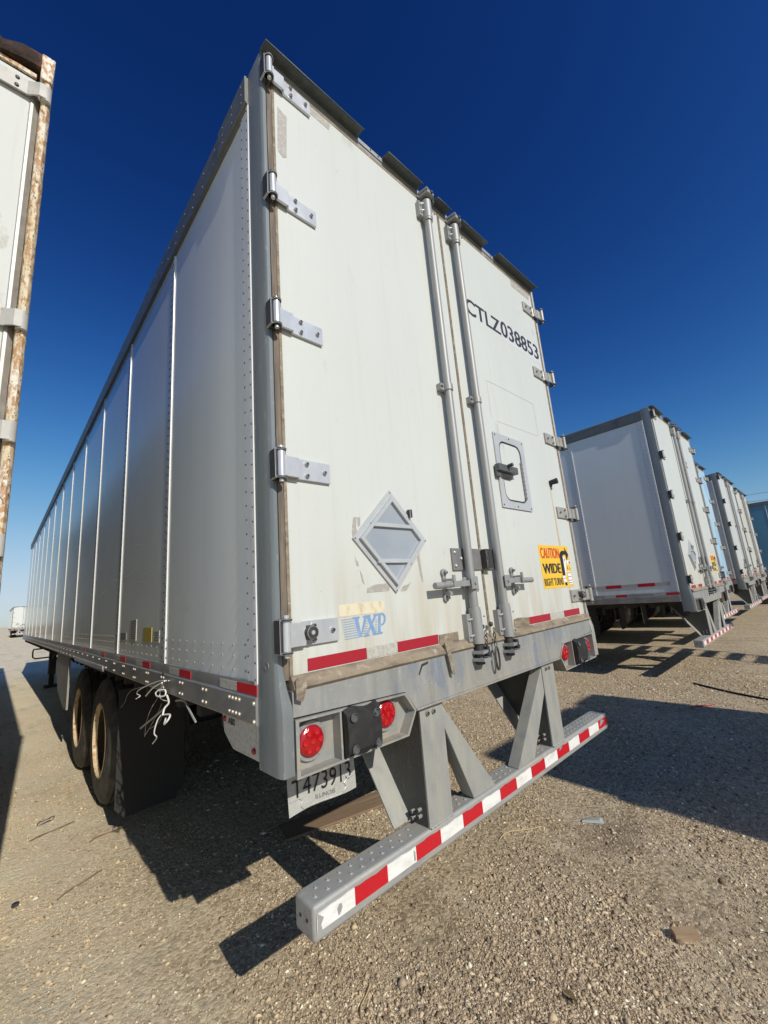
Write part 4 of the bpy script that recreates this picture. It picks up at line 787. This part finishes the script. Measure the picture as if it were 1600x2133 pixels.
litter('stick', stick(.22, .004, .02), twig, (.0, 2.55, .004), .3, 'thin dark stick on the pale lane beside the shadow edge', 'stick')
litter('wire_loop', MB().tube([(.055*math.cos(a)*(1+.3*math.sin(2*a)), .035*math.sin(a), .006+.006*math.sin(a*3)) for a in np.linspace(0, 6.1, 16)], .003, 6), darksteel, (-.29, 3.2, 0), .3, 'small loop of dark wire on the pale lane', 'wire')
c = MB(); c.lathe([(0, .018), (.012, .017), (.015, .013), (.015, .001)], (0, 0, 0), 2, 16)
litter('bottle_cap', c, darksteel, (-.50, 2.08, 0), 0, 'dark round bottle cap at the left edge of the lane', 'bottle cap')
def leaf(L_, W_):
    m = MB(); n = 6; vs = []
    for i in range(n+1):
        t = i/n; w = W_*math.sin(math.pi*min(.98, max(.04, t)))
        vs += [(L_*(t-.5), -w, .012+.010*math.sin(t*4)), (L_*(t-.5), 0, .004+.006*math.sin(t*4)), (L_*(t-.5), w, .014+.01*math.cos(t*3))]
    return m.add(vs, [(i*3+j, i*3+3+j, i*3+4+j, i*3+1+j) for i in range(n) for j in range(2)])
litter('dry_leaf', leaf(.075, .013), leafm, (.96, -.36, 0), 1.2, 'curled tan leaf on the gravel at the bottom edge', 'leaf')
litter('dry_leaf', leaf(.05, .009), leafm, (.62, .06, 0), .6, 'small tan leaf between bumper and bottom edge', 'leaf')
c = MB(); c.hull8([(-.07, -.02, .004), (.06, -.03, .002), (.07, .03, .004), (-.05, .03, .003), (-.06, -.01, .012), (.04, -.025, .018), (.05, .02, .014), (-.04, .025, .008)])
litter('plastic_scrap', c, clearp, (2.19, .03, 0), -.95, 'crumpled clear plastic scrap beside the dark oil stain', 'plastic scrap')
litter('plastic_strip', stick(.30, .008, .02), redp, (5.25, .0, .004), -.5, 'thin red plastic strip on the gravel right of the shadow', 'plastic strip')
litter('strand', MB().tube([(t*1.0-.5, .03*math.sin(t*4), .012) for t in np.linspace(0, 1, 12)], .011, 8), rubber, (6.1, -.12, 0), math.radians(58), 'thin dark hose on the open gravel at right', 'strand')  # dark tube along a thin line on the gravel
c = MB()
for k in range(26):
    a_ = random.uniform(0, 6.28); l_ = random.uniform(.04, .11); w_ = random.uniform(.15, .9); o_ = Vector((random.uniform(-.07, .07), random.uniform(-.05, .05), 0))
    c.tube([o_, o_+Vector((math.cos(a_)*l_*w_*.5, math.sin(a_)*l_*w_*.5, l_*.6)), o_+Vector((math.cos(a_)*l_*w_, math.sin(a_)*l_*w_, l_*.75))], [.003, .0022, .0008], 4)
litter('weed_tuft', c, M('dry_weed', (.10, .09, .05), .9), (4.35, .78, 0), 0, 'small dry weed tuft in the large shadow right of the bumper', 'weed')
# unseen caster behind the camera, shaped for its ladder-like shadow on the gravel
pn = thing('shadow_caster', 'unseen ladder-like caster added for the shadow that crosses the gravel at right', 'shadow caster', (9.07, -3.05, 2.6))
pa = [Vector((.12-1.15*abs(s_)**1.6, 1.35-2.9*s_, 0)) for s_ in np.linspace(-.15, 1.3, 16)]
for e in (-.36, .36): MB().tube([q+Vector((e, 0, 0)) for q in pa], .022, 6).build('rail', darksteel, pn)
for s_ in np.linspace(.0, 1.25, 10):
    c_ = Vector((.12-1.15*abs(s_)**1.6, 1.35-2.9*s_, 0)); m = MB(); m.box(c_.x-.36, c_.x+.36, c_.y-.10, c_.y+.10, -.012, .012); m.build('caster_plate', darksteel, pn)
for e in (-.36, .36):
    m = MB(); m.box(pa[-1].x+e-.03, pa[-1].x+e+.03, pa[-1].y-.03, pa[-1].y+.03, -2.6, 0); m.build('post', darksteel, pn)
# power lines far off at right
pl = thing('power_line', 'faint power lines in the sky above the far trailers at right', 'power line', (70, 12, 0))
for k, z in enumerate((13.2, 12.2, 9.6)):
    MB().tube([(-12+60*t*.5, 60-120*t, z-2.0*(1-(2*t-1)**2)) for t in np.linspace(0, 1, 14)], .022, 5).build('power_cable', darksteel, pl)
